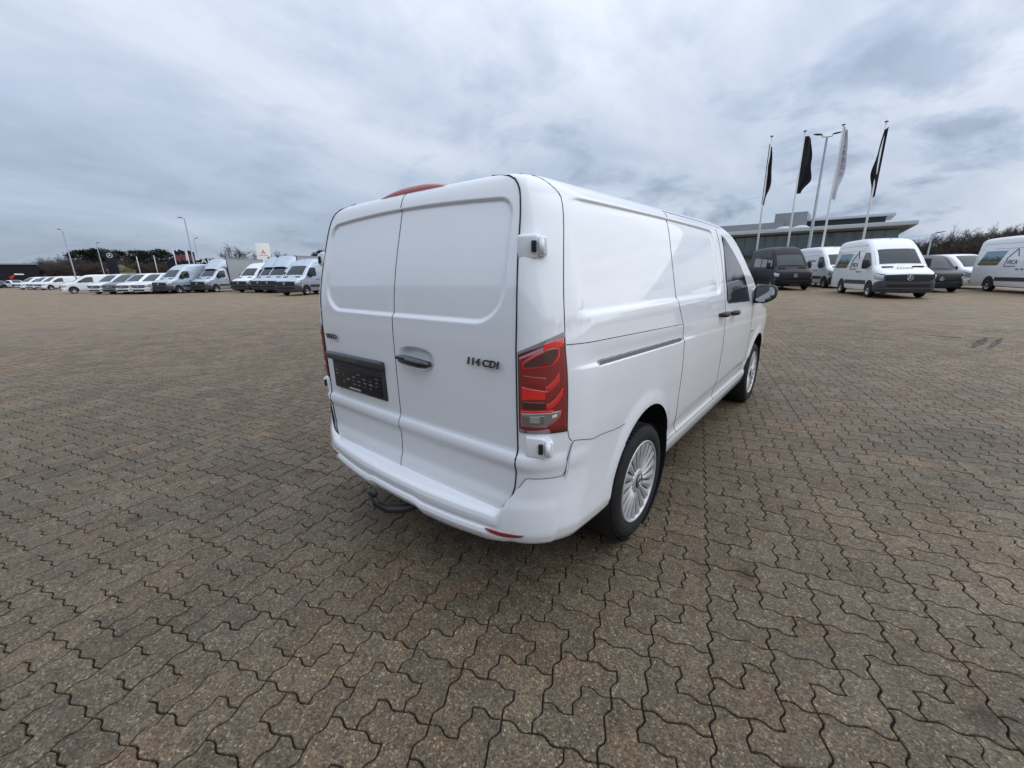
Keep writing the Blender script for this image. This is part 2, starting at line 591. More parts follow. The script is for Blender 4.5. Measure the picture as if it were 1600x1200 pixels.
def tile_strip(nr, rg, nc=8):
    occ = {}
    L = {'br': ((0, 0), (1, 0), (0, 1)), 'bl': ((0, 0), (1, 0), (1, 1)), 'tr': ((0, 0), (0, 1), (1, 1)), 'tl': ((0, 0), (-1, 1), (0, 1))}
    stack = []
    i = j = 0
    todo = None
    steps = 0
    while True:
        while j < nr and (i, j) in occ:
            i += 1
            if i == nc:
                i, j = 0, j + 1
        if j >= nr:
            return stack
        if todo is None:
            todo = list(L)
            rg.shuffle(todo)
        placed = False
        while todo:
            k = todo.pop()
            cells = [(i + a, j + b) for a, b in L[k]]
            if all(0 <= x < nc and c not in occ for c in cells for x in (c[0],)):
                for c in cells:
                    occ[c] = 1
                stack.append((k, i, j, cells, todo))
                todo = None
                placed = True
                break
        steps += 1
        if not placed:
            if not stack or steps > 200000:
                return stack
            k, i, j, cells, todo = stack.pop()
            for c in cells:
                del occ[c]


WH = ((0.0, 0.0), (0.27, 0.082), (0.40, 0.062), (0.60, -0.062), (0.73, -0.082))
WV = ((0.0, 0.0), (0.30, -0.090), (0.42, -0.060), (0.58, 0.060), (0.70, 0.090))


def outline(cells, fine):
    cs = set(cells)
    edges = {}
    for (x, y) in cs:
        for (a, b, n) in (((x, y), (x + 1, y), (x, y - 1)), ((x + 1, y), (x + 1, y + 1), (x + 1, y)), ((x + 1, y + 1), (x, y + 1), (x, y + 1)), ((x, y + 1), (x, y), (x - 1, y))):
            if n not in cs:
                edges[a] = b
    p = min(edges)
    pts = []
    start = p
    while True:
        q = edges[p]
        hor = p[1] == q[1]
        W = WH if hor else WV
        W = W if fine else (W[0], W[1], W[4])
        lo, hi = min(p, q), max(p, q)
        seq = [(t, w) for t, w in W]
        if p == hi:
            seq = [(0.0, 0.0)] + [(t, w) for t, w in W[:0:-1]]
        for t, w in seq:
            if hor:
                pts.append((lo[0] + t if (p == lo or t > 0) else hi[0], lo[1] + w) if t > 0 else p)
            else:
                pts.append((lo[0] + w, lo[1] + t) if t > 0 else p)
        p = q
        if p == start:
            return np.array(pts, float)


def inset(poly, d):
    n = len(poly)
    prv, nxt = np.roll(poly, 1, 0), np.roll(poly, -1, 0)
    e1, e2 = poly - prv, nxt - poly
    n1 = np.stack([-e1[:, 1], e1[:, 0]], 1) / np.linalg.norm(e1, axis=1)[:, None]
    n2 = np.stack([-e2[:, 1], e2[:, 0]], 1) / np.linalg.norm(e2, axis=1)[:, None]
    m = n1 + n2
    m /= np.maximum(np.linalg.norm(m, axis=1), 0.3)[:, None]
    k = d / np.maximum((m * n1).sum(1), 0.55)
    return poly + m * k[:, None]


OR = {'br': ((0, 0), (1, 0), (0, 1)), 'bl': ((0, 0), (1, 0), (1, 1)), 'tr': ((0, 0), (0, 1), (1, 1)), 'tl': ((0, 0), (-1, 1), (0, 1))}
PM = {}
for k, cells in OR.items():
    for fine in (True, False):
        o = outline(cells, fine) * UNIT
        rings = [(inset(o, 0.0054), 0.0), (inset(o, 0.0032), -0.0022), (inset(o, 0.0026), -0.012)] if fine else [(inset(o, 0.0046), 0.0), (inset(o, 0.0026), -0.011)]
        n = len(o)
        v = np.concatenate([np.c_[r[:, 0:1] * PU[0] + r[:, 1:2] * PV[0], r[:, 0:1] * PU[1] + r[:, 1:2] * PV[1], np.full((n, 1), z)] for r, z in rings])
        f = [tuple(range(n))]
        for q in range(len(rings) - 1):
            f += [(q * n + a, (q + 1) * n + a, (q + 1) * n + (a + 1) % n, q * n + (a + 1) % n) for a in range(n)]
        PM[k, fine] = (v, f)
PMESH = {}
for k in OR:
    v, f = PM[k, True]
    me = bpy.data.meshes.new('paver')
    me.from_pydata([tuple(p) for p in v], [], f)
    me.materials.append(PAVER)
    PMESH[k] = me

_cx, _cy, _cz = CAM
frame3 = np.array([[*_r2], [*_u2], [*_f]])


def project(p):
    d = frame3 @ (np.array(p) - np.array([_cx, _cy, _cz]))
    if d[2] < 0.05:
        return None
    return 800 + FPX * d[0] / d[2], 600 - FPX * d[1] / d[2], d[2]


def behind_van(p):
    d = np.array([_cx - p[0], _cy - p[1], _cz])
    t0, t1 = 0.0, 1.0
    for ax, lo, hi in ((0, -0.9, 0.9), (1, -0.05, 4.9), (2, 0.42, 1.75)):
        o = (p[0], p[1], 0.0)[ax]
        if abs(d[ax]) < 1e-9:
            if o < lo or o > hi:
                return False
            continue
        a, b = (lo - o) / d[ax], (hi - o) / d[ax]
        t0, t1 = max(t0, min(a, b)), min(t1, max(a, b))
    return t0 < t1


cand = []
NR = 270
for s_ in range(-18, 18):
    rg = random.Random(100 + s_)
    jo = -135 + rg.randrange(3)
    mir = False
    for (k, i, j, cells, _) in tile_strip(NR, rg):
        I, J = i + 8 * s_, j + jo
        c = PO + UNIT * (PU * (I + 0.7) + PV * (J + 0.9))
        dx, dy = c[0] - _cx, c[1] - _cy
        dist = math.hypot(dx, dy)
        if dist > 15.2:
            continue
        if dist > reach(math.atan2(dy, dx)):
            continue
        area = 0
        pr_ = project((c[0], c[1], 0))
        if pr_ and -40 < pr_[0] < 1640 and -20 < pr_[1] < 1250 and not behind_van(c):
            area = 1.0 / pr_[2] ** 3
        cand.append((area, k, PO + UNIT * (PU * I + PV * J)))
cand.sort(key=lambda t: -t[0])
rg = random.Random(5)
for area, k, o in cand[:298]:
    p = link('paver', PMESH[k], bed)
    p.location = (o[0], o[1], rg.uniform(-0.0012, 0.0012))
    p.rotation_euler = (rg.gauss(0, 0.003), rg.gauss(0, 0.003), rg.gauss(0, 0.003))
bv, bf3, off = [], [], 0
byk = {}
for area, k, o in cand[298:]:
    byk.setdefault(k, []).append(o)
vall, f4, fn = [], [], []
me = bpy.data.meshes.new('paver_field')
loops, starts, totals = [], [], []
nl = 0
for k, os_ in byk.items():
    v, f = PM[k, False]
    nv = len(v)
    oo = np.array(os_)
    zz = np.random.RandomState(3).uniform(-0.0012, 0.0012, len(oo))
    V = v[None, :, :] + np.c_[oo, zz][:, None, :]
    vall.append(V.reshape(-1, 3))
    fl = np.concatenate([np.array(q) for q in f])
    ft = np.array([len(q) for q in f])
    loops.append((fl[None, :] + (off + np.arange(len(oo)) * nv)[:, None]).ravel())
    totals.append(np.tile(ft, len(oo)))
    off += len(oo) * nv
V = np.concatenate(vall).astype(np.float32)
lp = np.concatenate(loops).astype(np.int32)
tt = np.concatenate(totals).astype(np.int32)
st = np.concatenate([[0], np.cumsum(tt)[:-1]]).astype(np.int32)
me.vertices.add(len(V))
me.vertices.foreach_set('co', V.ravel())
me.loops.add(len(lp))
me.loops.foreach_set('vertex_index', lp)
me.polygons.add(len(tt))
me.polygons.foreach_set('loop_start', st)
me.polygons.foreach_set('loop_total', tt)
me.polygons.foreach_set('use_smooth', np.zeros(len(tt), bool))
me.update(calc_edges=True)
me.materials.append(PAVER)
pf_ = link('paver_field', me, bed)
tag(pf_, kind='stuff')
print('pavers', len(cand), 'tris approx', int((tt - 2).sum()))

# black tyre scuffs on the pavers, some way off to the right
SCUFF = bpy.data.materials.new('tyre_scuff')
SCUFF.use_nodes = True
_n, _l = SCUFF.node_tree.nodes, SCUFF.node_tree.links
_b = _n['Principled BSDF']
_b.inputs['Base Color'].default_value = (0.018, 0.017, 0.016, 1)
_b.inputs['Roughness'].default_value = 0.85
_t = N(_n, 'ShaderNodeTexCoord')
_z = N(_n, 'ShaderNodeTexNoise', inp={'Scale': 14.0, 'Detail': 6.0, 'Roughness': 0.75})
_l.new(_t.outputs['Object'], _z.inputs['Vector'])
_rr = N(_n, 'ShaderNodeValToRGB')
ramp(_rr, [(0.42, 0.0), (0.62, 0.85)])
_l.new(_z.outputs['Fac'], _rr.inputs[0])
_l.new(_rr.outputs[0], _b.inputs['Alpha'])
for (x0, y0, x1, y1, w) in ((3.08, 11.36, 3.58, 11.20, .11), (3.52, 9.8, 3.98, 11.55, .07), (3.74, 9.85, 4.20, 11.65, .05), (2.15, 11.85, 2.42, 11.78, .06), (2.70, 11.52, 2.90, 11.46, .06), (1.2, 12.6, 1.45, 12.5, .05), (2.6, 12.2, 3.3, 12.0, .04), (4.4, 8.6, 5.2, 9.3, .05)):
    d = Vector((x1 - x0, y1 - y0, 0))
    nrm = Vector((-d.y, d.x, 0)).normalized()
    vs, fs = [], []
    rs = random.Random(int(x0 * 100))
    for i in range(9):
        t = i / 8
        c = Vector((x0, y0, .0032)) + d * t
        ww = w * (.35 + .65 * math.sin(math.pi * min(1, max(0, t)))) * rs.uniform(.7, 1.2)
        vs += [tuple(c - nrm * ww), tuple(c + nrm * ww)]
        if i:
            fs.append((2 * i - 2, 2 * i - 1, 2 * i + 1, 2 * i))
    mesh_np('tyre_mark', vs, fs, SCUFF, bed, False)
# ------------------------------------------------------------------ the white van in front
VAN = empty('panel_van', (0, 2.4, 0))
tag(VAN, 'large white panel van with closed rear doors in the middle of the paved lot', 'van')
VOFF = np.array([0, 2.4, 0])


def vobj(o):
    o.parent = VAN
    o.matrix_parent_inverse = Matrix.Translation((0, -2.4, 0))
    return o


def ss(x, a, b):
    t = np.clip((x - a) / (b - a), 0, 1)
    return t * t * (3 - 2 * t)


def pch(x, xs, ys):
    # monotone cubic through the points
    xs, ys = np.array(xs, float), np.array(ys, float)
    h = np.diff(xs)
    d = np.diff(ys) / h
    m = np.zeros_like(xs)
    m[0], m[-1] = d[0], d[-1]
    for i in range(1, len(xs) - 1):
        if d[i - 1] * d[i] > 0:
            w1, w2 = 2 * h[i] + h[i - 1], h[i] + 2 * h[i - 1]
            m[i] = (w1 + w2) / (w1 / d[i - 1] + w2 / d[i])
    x = np.clip(x, xs[0], xs[-1])
    i = np.clip(np.searchsorted(xs, x, 'right') - 1, 0, len(xs) - 2)
    t = (x - xs[i]) / h[i]
    return ((1 + 2 * t) * (1 - t) ** 2) * ys[i] + t * (1 - t) ** 2 * h[i] * m[i] + t * t * (3 - 2 * t) * ys[i + 1] + t * t * (t - 1) * h[i] * m[i + 1]


PZ = [.30, .36, .40, .46, .52, .60, .75, .90, 1.0, 1.08, 1.15, 1.22, 1.32, 1.5, 1.62, 1.70, 1.76, 1.805, 1.84, 1.865, 1.883, 1.898, 1.910, 1.918]
PW = [.905, .928, .936, .932, .938, .947, .956, .962, .962, .960, .954, .944, .932, .900, .875, .856, .838, .815, .785, .745, .690, .580, .340, .020]
YZ = [.30, .50, .54, .60, .70, .748, .772, .80, 1.0, 1.2, 1.3, 1.4, 1.5, 1.6, 1.7, 1.8, 1.855, 1.881, 1.90, 1.912, 1.918]
YR = [.0, -.030, -.026, -.008, -.006, -.018, -.014, .002, .0, .0, .004, .013, .030, .052, .078, .105, .124, .142, .185, .42, .75]
DZ = [.30, .50, .56, .65, .80, 1.3, 1.6, 1.8, 1.86, 1.883, 1.898, 1.910, 1.918]
DD = [.66, .68, .725, .755, .765, .765, .742, .712, .67, .61, .50, .29, .015]
FZ = [.30, .50, .90, 1.0, 1.08, 1.16, 1.22, 1.4, 1.6, 1.75, 1.815, 1.855, 1.881, 1.90, 1.912, 1.918]
FY = [4.9, 5.0, 5.02, 4.95, 4.7, 4.38, 4.2, 3.88, 3.53, 3.23, 3.05, 2.85, 2.6, 2.2, 1.6, 1.3]
W_ = lambda z: pch(z, PZ, PW)
Y0_ = lambda z: pch(z, YZ, YR)
D_ = lambda z: pch(z, DZ, DD)
F_ = lambda z: pch(z, FZ, FY)
XSP = -0.015
BC = .30


def rear_pt(x, z):
    # x signed (full width), returns y on the rear skin with its stamped features
    ax = np.abs(x)
    d = D_(z)
    y = Y0_(z) + 0.014 * (ax / np.maximum(d, .02)) ** 2 * np.minimum(1, d / .7)
    xr = pch(z, [1.2, 1.31, 1.4, 1.75, 1.9], [.690, .692, .697, .690, .67])
    zt = 1.817 - 0.022 * (ax / .66) ** 2
    a, b, c = xr - ax, zt - z, z - 1.312
    R = np.where(c < b, .15, .07)
    v = np.minimum(b, c)
    dd = np.where((a < R) & (v < R), R - np.hypot(np.maximum(R - a, 0), np.maximum(R - v, 0)), np.minimum(a, v))
    wid = np.where(v < a, np.where(b < c, .014, .017), .016)
    y = y + .0135 * ss(dd, 0, wid)
    # scoop behind the right door's grab handle
    u, w = (x - .152) / .142, (z - 1.122 + .006 * np.sign(x)) / .062
    y = y + .024 * ss(1 - np.sqrt(np.abs(u) ** 2.6 + np.abs(w) ** 2.6), 0, .55)
    return y


def zled(y):
    return 1.136 - .044 * y


def side_off(y, z):
    # inward offset of the side skin: long stamped window panel, ledge with rail groove, flares
    a, f, b = y - .205, 2.36 - y, z - (1.338 - .012 * y)
    t = (1.803 - .008 * (y - .8) ** 2) - z
    f = f - .12 * np.maximum(0, z - 1.4)
    h, v = np.minimum(a, f), np.minimum(b, t)
    R = np.where((a < f) & (t < b), .15, .075)
    dd = np.where((h < R) & (v < R), R - np.hypot(np.maximum(R - h, 0), np.maximum(R - v, 0)), np.minimum(h, v))
    wid = np.where(v < h, np.where(t < b, .014, .030), np.where(a < f, .075, .024))
    o = .0150 * ss(dd, 0, wid)
    # hollow above the ledge and the ledge itself, fading out on the sliding door
    zl = zled(y)
    fade = 1 - ss(y, 1.40, 1.75) * .75
    hol = ss(z, zl + .006, zl + .022) * (1 - ss(z, zl + .03, zl + .11))
    o = o + .0095 * hol * fade * ss(y, .02, .12)
    # rail groove
    g = ss(z, zl + .003, zl + .009) * (1 - ss(z, zl + .020, zl + .024))
    o = o + .026 * g * ss(y, .335, .355) * (1 - ss(y, 1.40, 1.42))
    # character crease low on the doors
    cz = .50 + .02 * (y - 1.5)
    o = o + .010 * (1 - ss(z, cz, cz + .05)) * ss(z, .425, .455) * ss(y, 1.3, 1.6)
    for cy in (.905, 4.105):
        r = np.hypot(y - cy, z - .395)
        o = o - .014 * (1 - ss(r, .405, .50)) * ss(z, .36, .55)
    return o


SX = [1, 1]


def plan(z):
    d, W, y0, F = D_(z), W_(z), Y0_(z), F_(z)
    b = BC * np.clip((1.92 - z) / .12, .25, 1)
    bf = np.where(z > 1.12, .30, .55)
    return d, W, y0, F, b, bf


NEXP = 2.0


def corner_pt(u, z, off=0.0):
    d, W, y0, F, b, bf = plan(z)
    yd = rear_pt(d, z)
    th = u * math.pi / 2
    a = W - d
    x = d + a * np.sin(th) ** (2 / NEXP)
    bb = y0 + b - yd + .02
    y = yd + bb * (1 - np.cos(th) ** (2 / NEXP))
    o = side_off(np.maximum(y, 0), z) * ss(u, .6, 1.0)
    x = x - o
    # outward push
    nx, ny = np.sin(th) , -np.cos(th)
    return x + nx * off, y + ny * off


def ystart(z):
    d, W, y0, F, b, bf = plan(z)
    return y0 + b + .02


def side_pt(y, z, off=0.0):
    return W_(z) - side_off(y, z) + off - np.maximum(0, y - 4.2) ** 2 * .05


def S1_(z):
    return pch(z, [.30, .42, .56, .71, .963, 1.15, 1.209, 1.329, 1.5, 1.9], [1.62, 1.545, 1.475, 1.454, 1.452, 1.440, 1.418, 1.362, 1.355, 1.40])


def S2_(z):
    return pch(z, [.30, .5, 1.2, 1.5, 1.8], [2.47, 2.475, 2.475, 2.455, 2.43])


zr = np.unique(np.round(np.concatenate([np.arange(.30, 1.05, .0125), np.arange(1.05, 1.26, .004), np.arange(1.26, 1.30, .0125), np.arange(1.30, 1.385, .006), np.arange(1.385, 1.76, .0125), np.arange(1.76, 1.84, .005), [.50, 1.845, 1.852, 1.860, 1.868, 1.876, 1.883, 1.889, 1.894, 1.898, 1.902, 1.906, 1.909, 1.912, 1.9145, 1.9165, 1.918]]), 4))
nz_ = len(zr)
NREAR, NCOR, NQ, NSD, NFD, NFE, NFC = 84, 22, 120, 64, 64, 60, 14


def half(sgn):
    xs0 = XSP * sgn            # split line seen from this side
    Z = zr[:, None]
    d, W, y0, F, b, bf = plan(zr)
    cols_x, cols_y, seg, yz = [], [], [], []
    t = np.linspace(0, 1, NREAR)[None, :]
    X = xs0 * np.minimum(1, d[:, None] / .3) + (d[:, None] - xs0 * np.minimum(1, d[:, None] / .3)) * t
    Y = rear_pt(X * sgn, np.broadcast_to(Z, X.shape))
    PX, PY = [X], [Y]
    PAR = [np.full_like(X, -9)]
    u = np.linspace(0, 1, NCOR)[1:][None, :]
    X, Y = corner_pt(np.broadcast_to(u, (nz_, NCOR - 1)), np.broadcast_to(Z, (nz_, NCOR - 1)))
    PX.append(X), PY.append(Y), PAR.append(np.full_like(X, -9))
    ys = ystart(zr)
    ye = np.maximum(F - bf, ys + .4)
    s3 = np.minimum(3.62, ys + (ye - ys) * .97)
    s2 = np.minimum(S2_(zr), ys + (s3 - ys) * .93)
    s1 = np.minimum(S1_(zr), ys + (s2 - ys) * .9)
    for a, e, n in ((ys, s1, NQ), (s1, s2, NSD), (s2, s3, NFD), (s3, ye, NFE)):
        t = np.linspace(0, 1, n + 1)[1:][None, :]
        Y = a[:, None] + (e - a)[:, None] * t
        PAR.append(Y.copy())
        PX.append(None)
        PY.append(Y)
    # arches cut in (y, z)
    ny = [p.shape[1] for p in PY]
    Yall = np.concatenate(PY, 1)
    ZZ = np.broadcast_to(Z, Yall.shape).copy()
    c0 = ny[0] + ny[1]
    par = np.concatenate(PAR, 1)
    inside = np.zeros(Yall.shape, bool)
    for cy, cz, r in ((.915, .392, .402), (4.105, .392, .400)):
        dy, dz = Yall - cy, ZZ - cz
        rr_ = np.hypot(dy, dz)
        ins = (rr_ < r) & (par > -5)
        k = np.where(ins, r / np.maximum(rr_, 1e-4), 1.0)
        # only the rim vertices need the pull; pulling all inside ones is harmless, their faces go
        Yall = np.where(ins, cy + dy * k, Yall)
        ZZ = np.where(ins, cz + dz * k, ZZ)
        inside |= ins
    Xs = side_pt(Yall, ZZ)
    Xall = Xs.copy()
    Xall[:, :ny[0]] = PX[0]
    Xall[:, ny[0]:c0] = PX[1]
    # front corner and front face
    th = np.linspace(0, 1, NFC + 1)[1:][None, :] * math.pi / 2
    We = Xall[:, -1:]
    ae = np.minimum(.55, We)
    XF = We - ae * (1 - np.cos(th) ** (2 / 2.4))
    YF = ye[:, None] + (F - ye)[:, None] * np.sin(th) ** (2 / 2.4)
    XC = (We - ae) * np.linspace(1, 0, 10)[1:][None, :]
    YC = np.broadcast_to(F[:, None], XC.shape)
    Xall = np.concatenate([Xall, XF, XC], 1)
    Yall = np.concatenate([Yall, YF, YC], 1)
    ZZ = np.concatenate([ZZ, np.broadcast_to(Z, XF.shape), np.broadcast_to(Z, XC.shape)], 1)
    inside = np.concatenate([inside, np.zeros(XF.shape, bool), np.zeros(XC.shape, bool)], 1)
    V = np.stack([Xall * sgn, Yall, ZZ], -1)
    bnd = np.cumsum([0] + ny)
    return V, inside, bnd


def emit_grid(name, V, keep, parent, m, sgn):
    # keep: bool per quad
    nzz, ncc = V.shape[:2]
    i, j = np.nonzero(keep)
    q = np.stack([i * ncc + j, i * ncc + j + 1, (i + 1) * ncc + j + 1, (i + 1) * ncc + j], 1)
    if sgn < 0:
        q = q[:, ::-1]
    used, inv = np.unique(q, return_inverse=True)
    o = mesh_np(name, V.reshape(-1, 3)[used], inv.reshape(q.shape), m, None)
    vobj(o)
    return o


DOORS = {}
for sgn in (1, -1):
    V, ins, bnd = half(sgn)
    nq = (V.shape[0] - 1, V.shape[1] - 1)
    dead = ins[:-1, :-1] & ins[1:, :-1] & ins[:-1, 1:] & ins[1:, 1:]
    J = np.arange(nq[1])[None, :] + np.zeros(nq, int)
    Zq = np.broadcast_to((zr[:-1] * .5 + zr[1:] * .5)[:, None], nq)
    rear = J < bnd[1] - 1
    door = rear & (Zq > .50) & (Zq < 1.885)
    DOORS[sgn] = emit_grid('rear_door', V, door, VAN, WHITE, sgn)
    sl = (J >= bnd[3] - 1) & (J < bnd[4] - 1) & (Zq > .425) & (Zq < 1.83) & ~dead
    fd = (J >= bnd[4] - 1) & (J < bnd[5] - 1) & (Zq > .425) & (Zq < 1.83) & ~dead
    Yq = V[:-1, :-1, 1]
    rest = ~dead & ~door & ~fd & ~(rear & (Zq < .50)) & ~((Yq < .62) & (Zq < .52))
    if sgn > 0:
        SLIDE = emit_grid('sliding_door', V, sl, VAN, WHITE, sgn)
        rest &= ~sl
    fdo = emit_grid('front_door', V, fd, VAN, WHITE, sgn)
    if sgn > 0:
        FRONTD = fdo
    emit_grid('body_side', V, rest, VAN, WHITE, sgn)


def on_rear(x, z, off=0.0):
    return (x, float(rear_pt(np.float64(x), np.float64(z))) - off, z)


def on_corner(u, z, off=0.0, s=1):
    x, y = corner_pt(np.float64(u), np.float64(z), off)
    return (s * float(x), float(y), z)


def on_side(y, z, off=0.0, s=1):
    return (s * float(side_pt(np.float64(y), np.float64(z), off)), y, z)


def vtube(name, lines, r, m, n=5):
    b = MB()
    for l in lines:
        b.tube(l, r, n)
    return vobj(b.build(name, m))


# --- seams: rubber-dark gaps that lie in the skin
lin = np.linspace
zd = lin(.505, 1.893, 140)
vtube('door_gap', [[on_rear(XSP, z, -.0005) for z in zd]], .0025, GAP)
for s in (1, -1):
    edge = [(s * float(D_(z)), float(rear_pt(D_(z), z)) - .0005, z) for z in lin(.53, 1.896, 70)]
    low = [on_rear(s * x, .508 + .02 * max(0, (x - .60) / .08) ** 2, -.0005) for x in lin(.02, .585, 30)]
    vtube('door_gap', [edge], .0036, GAP)
    vtube('door_gap', [low], .0026, GAP)
    # pillar seam from the lamp up over the shoulder, quarter-panel seams, door seams
    vtube('panel_gap', [[on_corner(.60 + .03 * ss(z, 1.3, 1.8), z, -.0003, s) for z in lin(1.27, 1.905, 40)]], .0022, GAP)
    hs_ = []
    for u in lin(.61, .985, 8):
        yy = on_corner(u, 1.24, 0, s)[1]
        hs_.append(on_corner(u, 1.2465 - .0445 * yy, -.0003, s))
    hs_ += [on_side(y, 1.2465 - .0445 * y, -.0003, s) for y in lin(.34, 1.41, 40)]
    vtube('panel_gap', [hs_], .0018, GAP)
    z1 = [on_side(float(S1_(np.float64(z))), z, -.0003, s) for z in lin(.43, 1.83, 70)]
    z2 = [on_side(float(S2_(np.float64(z))), z, -.0003, s) for z in lin(.43, 1.80, 70)]
    top = [on_side(y, 1.842 - .006 * (y - 1.4) ** 2 - .024 * max(0, y - 2.1), -.0003, s) for y in lin(1.39, 2.62, 30)]
    vtube('panel_gap', [z1], .0024, GAP)
    vtube('panel_gap', [z2], .0024, GAP)
    vtube('panel_gap', [top], .0020, GAP)
    vtube('panel_gap', [[on_side(y, .428, -.0003, s) for y in lin(1.34, 3.62, 40)]], .0020, GAP)
    vtube('panel_gap', [[on_side(3.60, z, -.0003, s) for z in lin(.6, 1.22, 20)]], .0020, GAP)

# --- rail cover end, black
rb = MB()
ra = [on_side(y, zled(y) + .0125, -.006) for y in lin(1.285, 1.425, 8)]
rb.tube(ra, .0115, 6)
vobj(rb.build('slide_rail', GLOSSBLK))
vs, fs = [], []
for i, y in enumerate(lin(.352, 1.40, 30)):
    x = float(W_(np.float64(zled(y)))) - .0065
    vs += [(x, y, zled(y) + .0045), (x - .001, y, zled(y) + .0215)]
    if i:
        fs.append((2 * i - 2, 2 * i, 2 * i + 1, 2 * i - 1))
vobj(mesh_np('groove_shade', vs, fs, mat('groove_shade_grey', (.16, .165, .175), .5)))  # dark ribbon standing in for the shade inside the rail groove

# --- rear bumper: its own shell, wraps from wheel arch to wheel arch
def bumper():
    npl = 150
    rows = []
    # plan path of the right half: rear centre -> corner -> side up to the arch
    s = lin(0, 1, npl)
    P = []
    for t in s:
        if t < .42:
            x = .70 * t / .42
            P.append((x, -.114 + .056 * (x / .70) ** 2, 0.0, 0))
        elif t < .74:
            th = (t - .42) / .32 * math.pi / 2
            n = 1.9
            P.append((.70 + (.966 - .70) * math.sin(th) ** (2 / n), -.058 + .278 * (1 - math.cos(th) ** (2 / n)), (t - .42) / .32, 1))
        else:
            y = .220 + (.62 - .220) * (t - .74) / .26
            P.append((.966, y, 1.0, 2))
    P = np.array(P)
    n = len(P)
    tx = np.gradient(P[:, 0])
    ty = np.gradient(P[:, 1])
    L = np.hypot(tx, ty)
    nx, ny = ty / L, -tx / L
    k = P[:, 2]
    cor = ss(P[:, 0], .62, .755)             # 0 on the rear, 1 round the corner
    cu0 = np.clip((s - .42) / .32, 0, 1)
    ztop = .512 + (.690 - .512) * ss(P[:, 0], .685, .77) + (.838 - .69) * ss(cu0, .60, .67) - (.838 - .810) * ss(cu0, .67, 1.0) - .030 * ss(P[:, 1], .20, .58)
    zbot = .346 + .020 * ss(P[:, 0], .35, .86) - .030 * ss(P[:, 1], .02, .50)
    zbot = zbot + .020 * (1 - ss(np.abs(P[:, 0]), .17, .24)) * (P[:, 3] == 0)
    ps = lin(0, 1, 48)
    V = np.zeros((len(ps), n, 3))
    for a, q in enumerate(ps):
        # rear profile: ledge out from under the doors, rounded edge, belly with a shallow groove, tuck under
        zr_ = np.interp(q, [0, .12, .20, .28, .38, .46, .52, .60, .72, .82, .92, 1.0], [.520, .506, .490, .468, .444, .431, .420, .410, .392, .368, .340, .315])
        orr = np.interp(q, [0, .12, .20, .28, .38, .46, .52, .60, .72, .82, .92, 1.0], [-.110, -.026, -.008, -.001, -.002, -.010, -.010, -.001, .004, -.004, -.022, -.052])
        os_ = np.interp(q, [0, .5, .8, .90, .96, 1.0], [0, -.004, -.012, -.024, -.042, -.07])
        zz = ztop + (zbot - .008 - ztop) * q
        z = (.512 + (zr_ - .512) * (.520 - zbot) / (.520 - .345)) * (1 - cor) + zz * cor
        o = orr * (1 - cor) + os_ * cor
        bx, by = P[:, 0] + nx * o, P[:, 1] + ny * o
        # body skin under it: at the corner the bumper starts flush with the skin and swells out downwards
        zs = np.maximum(z, .36)
        cu = np.clip((s - .42) / .32, 0, 1)
        cxp, cyp = corner_pt(cu, zs, .003)
        rxp = P[:, 0] * D_(zs) / .70
        cxp = np.where(P[:, 3] == 0, rxp, cxp)
        cyp = np.where(P[:, 3] == 0, rear_pt(np.minimum(rxp, D_(zs)), zs) - .003, cyp)
        sx_ = side_pt(np.maximum(P[:, 1], ystart(zs)), zs, .003)
        flx = np.where(P[:, 3] == 2, sx_, cxp)
        fly = np.where(P[:, 3] == 2, np.maximum(P[:, 1], 0), cyp)
        fly = np.where(P[:, 3] == 2, cyp + (s - .74) / .26 * (.62 - cyp), fly)
        kz = np.clip((.70 - z) / .26, 0, 1)
        w = .5 * ss(kz, 0, 1) + .5 * kz
        w = w * cor + (1 - cor)
        V[a, :, 0] = flx * (1 - w) + bx * w
        V[a, :, 1] = fly * (1 - w) + by * w
        V[a, :, 2] = z
    # arch trim
    cy, cz, r = .915, .392, .402
    dy, dz = V[..., 1] - cy, V[..., 2] - cz
    rr_ = np.hypot(dy, dz)
    ins = (rr_ < r) & (V[..., 0] > .8) & (V[..., 1] > .3)
    kk = np.where(ins, r / np.maximum(rr_, 1e-4), 1)
    V[..., 1] = np.where(ins, cy + dy * kk, V[..., 1])
    V[..., 2] = np.where(ins, cz + dz * kk, V[..., 2])
    Lh = V[:, ::-1].copy()
    Lh[..., 0] *= -1
    insL = ins[:, ::-1]
    VV = np.concatenate([Lh[:, :-1], V], 1)
    II = np.concatenate([insL[:, :-1], ins], 1)
    BV.append(V)
    dead = II[:-1, :-1] & II[1:, :-1] & II[:-1, 1:] & II[1:, 1:]
    return emit_grid('rear_bumper', VV, ~dead, VAN, WHITE, -1)



BV = []
bumper()
BV = BV[0]


def on_bumper(x, z):
    d = np.hypot(BV[..., 0] - x, BV[..., 2] - z)
    i = np.argsort(d.ravel())[:4]
    return float(BV[..., 1].ravel()[i].min())

for s in (1, -1):
    top = [p for p in BV[0] if p[0] > .78]
    vtube('panel_gap', [[on_corner(u, z, .0008, s) for u, z in ((.605, .888), (.612, .868), (.628, .850), (.655, .839))]], .0013, GAP)
    vtube('panel_gap', [[(s * (p[0] + .0006), p[1] - .0006, p[2]) for p in top]], .0013, GAP)

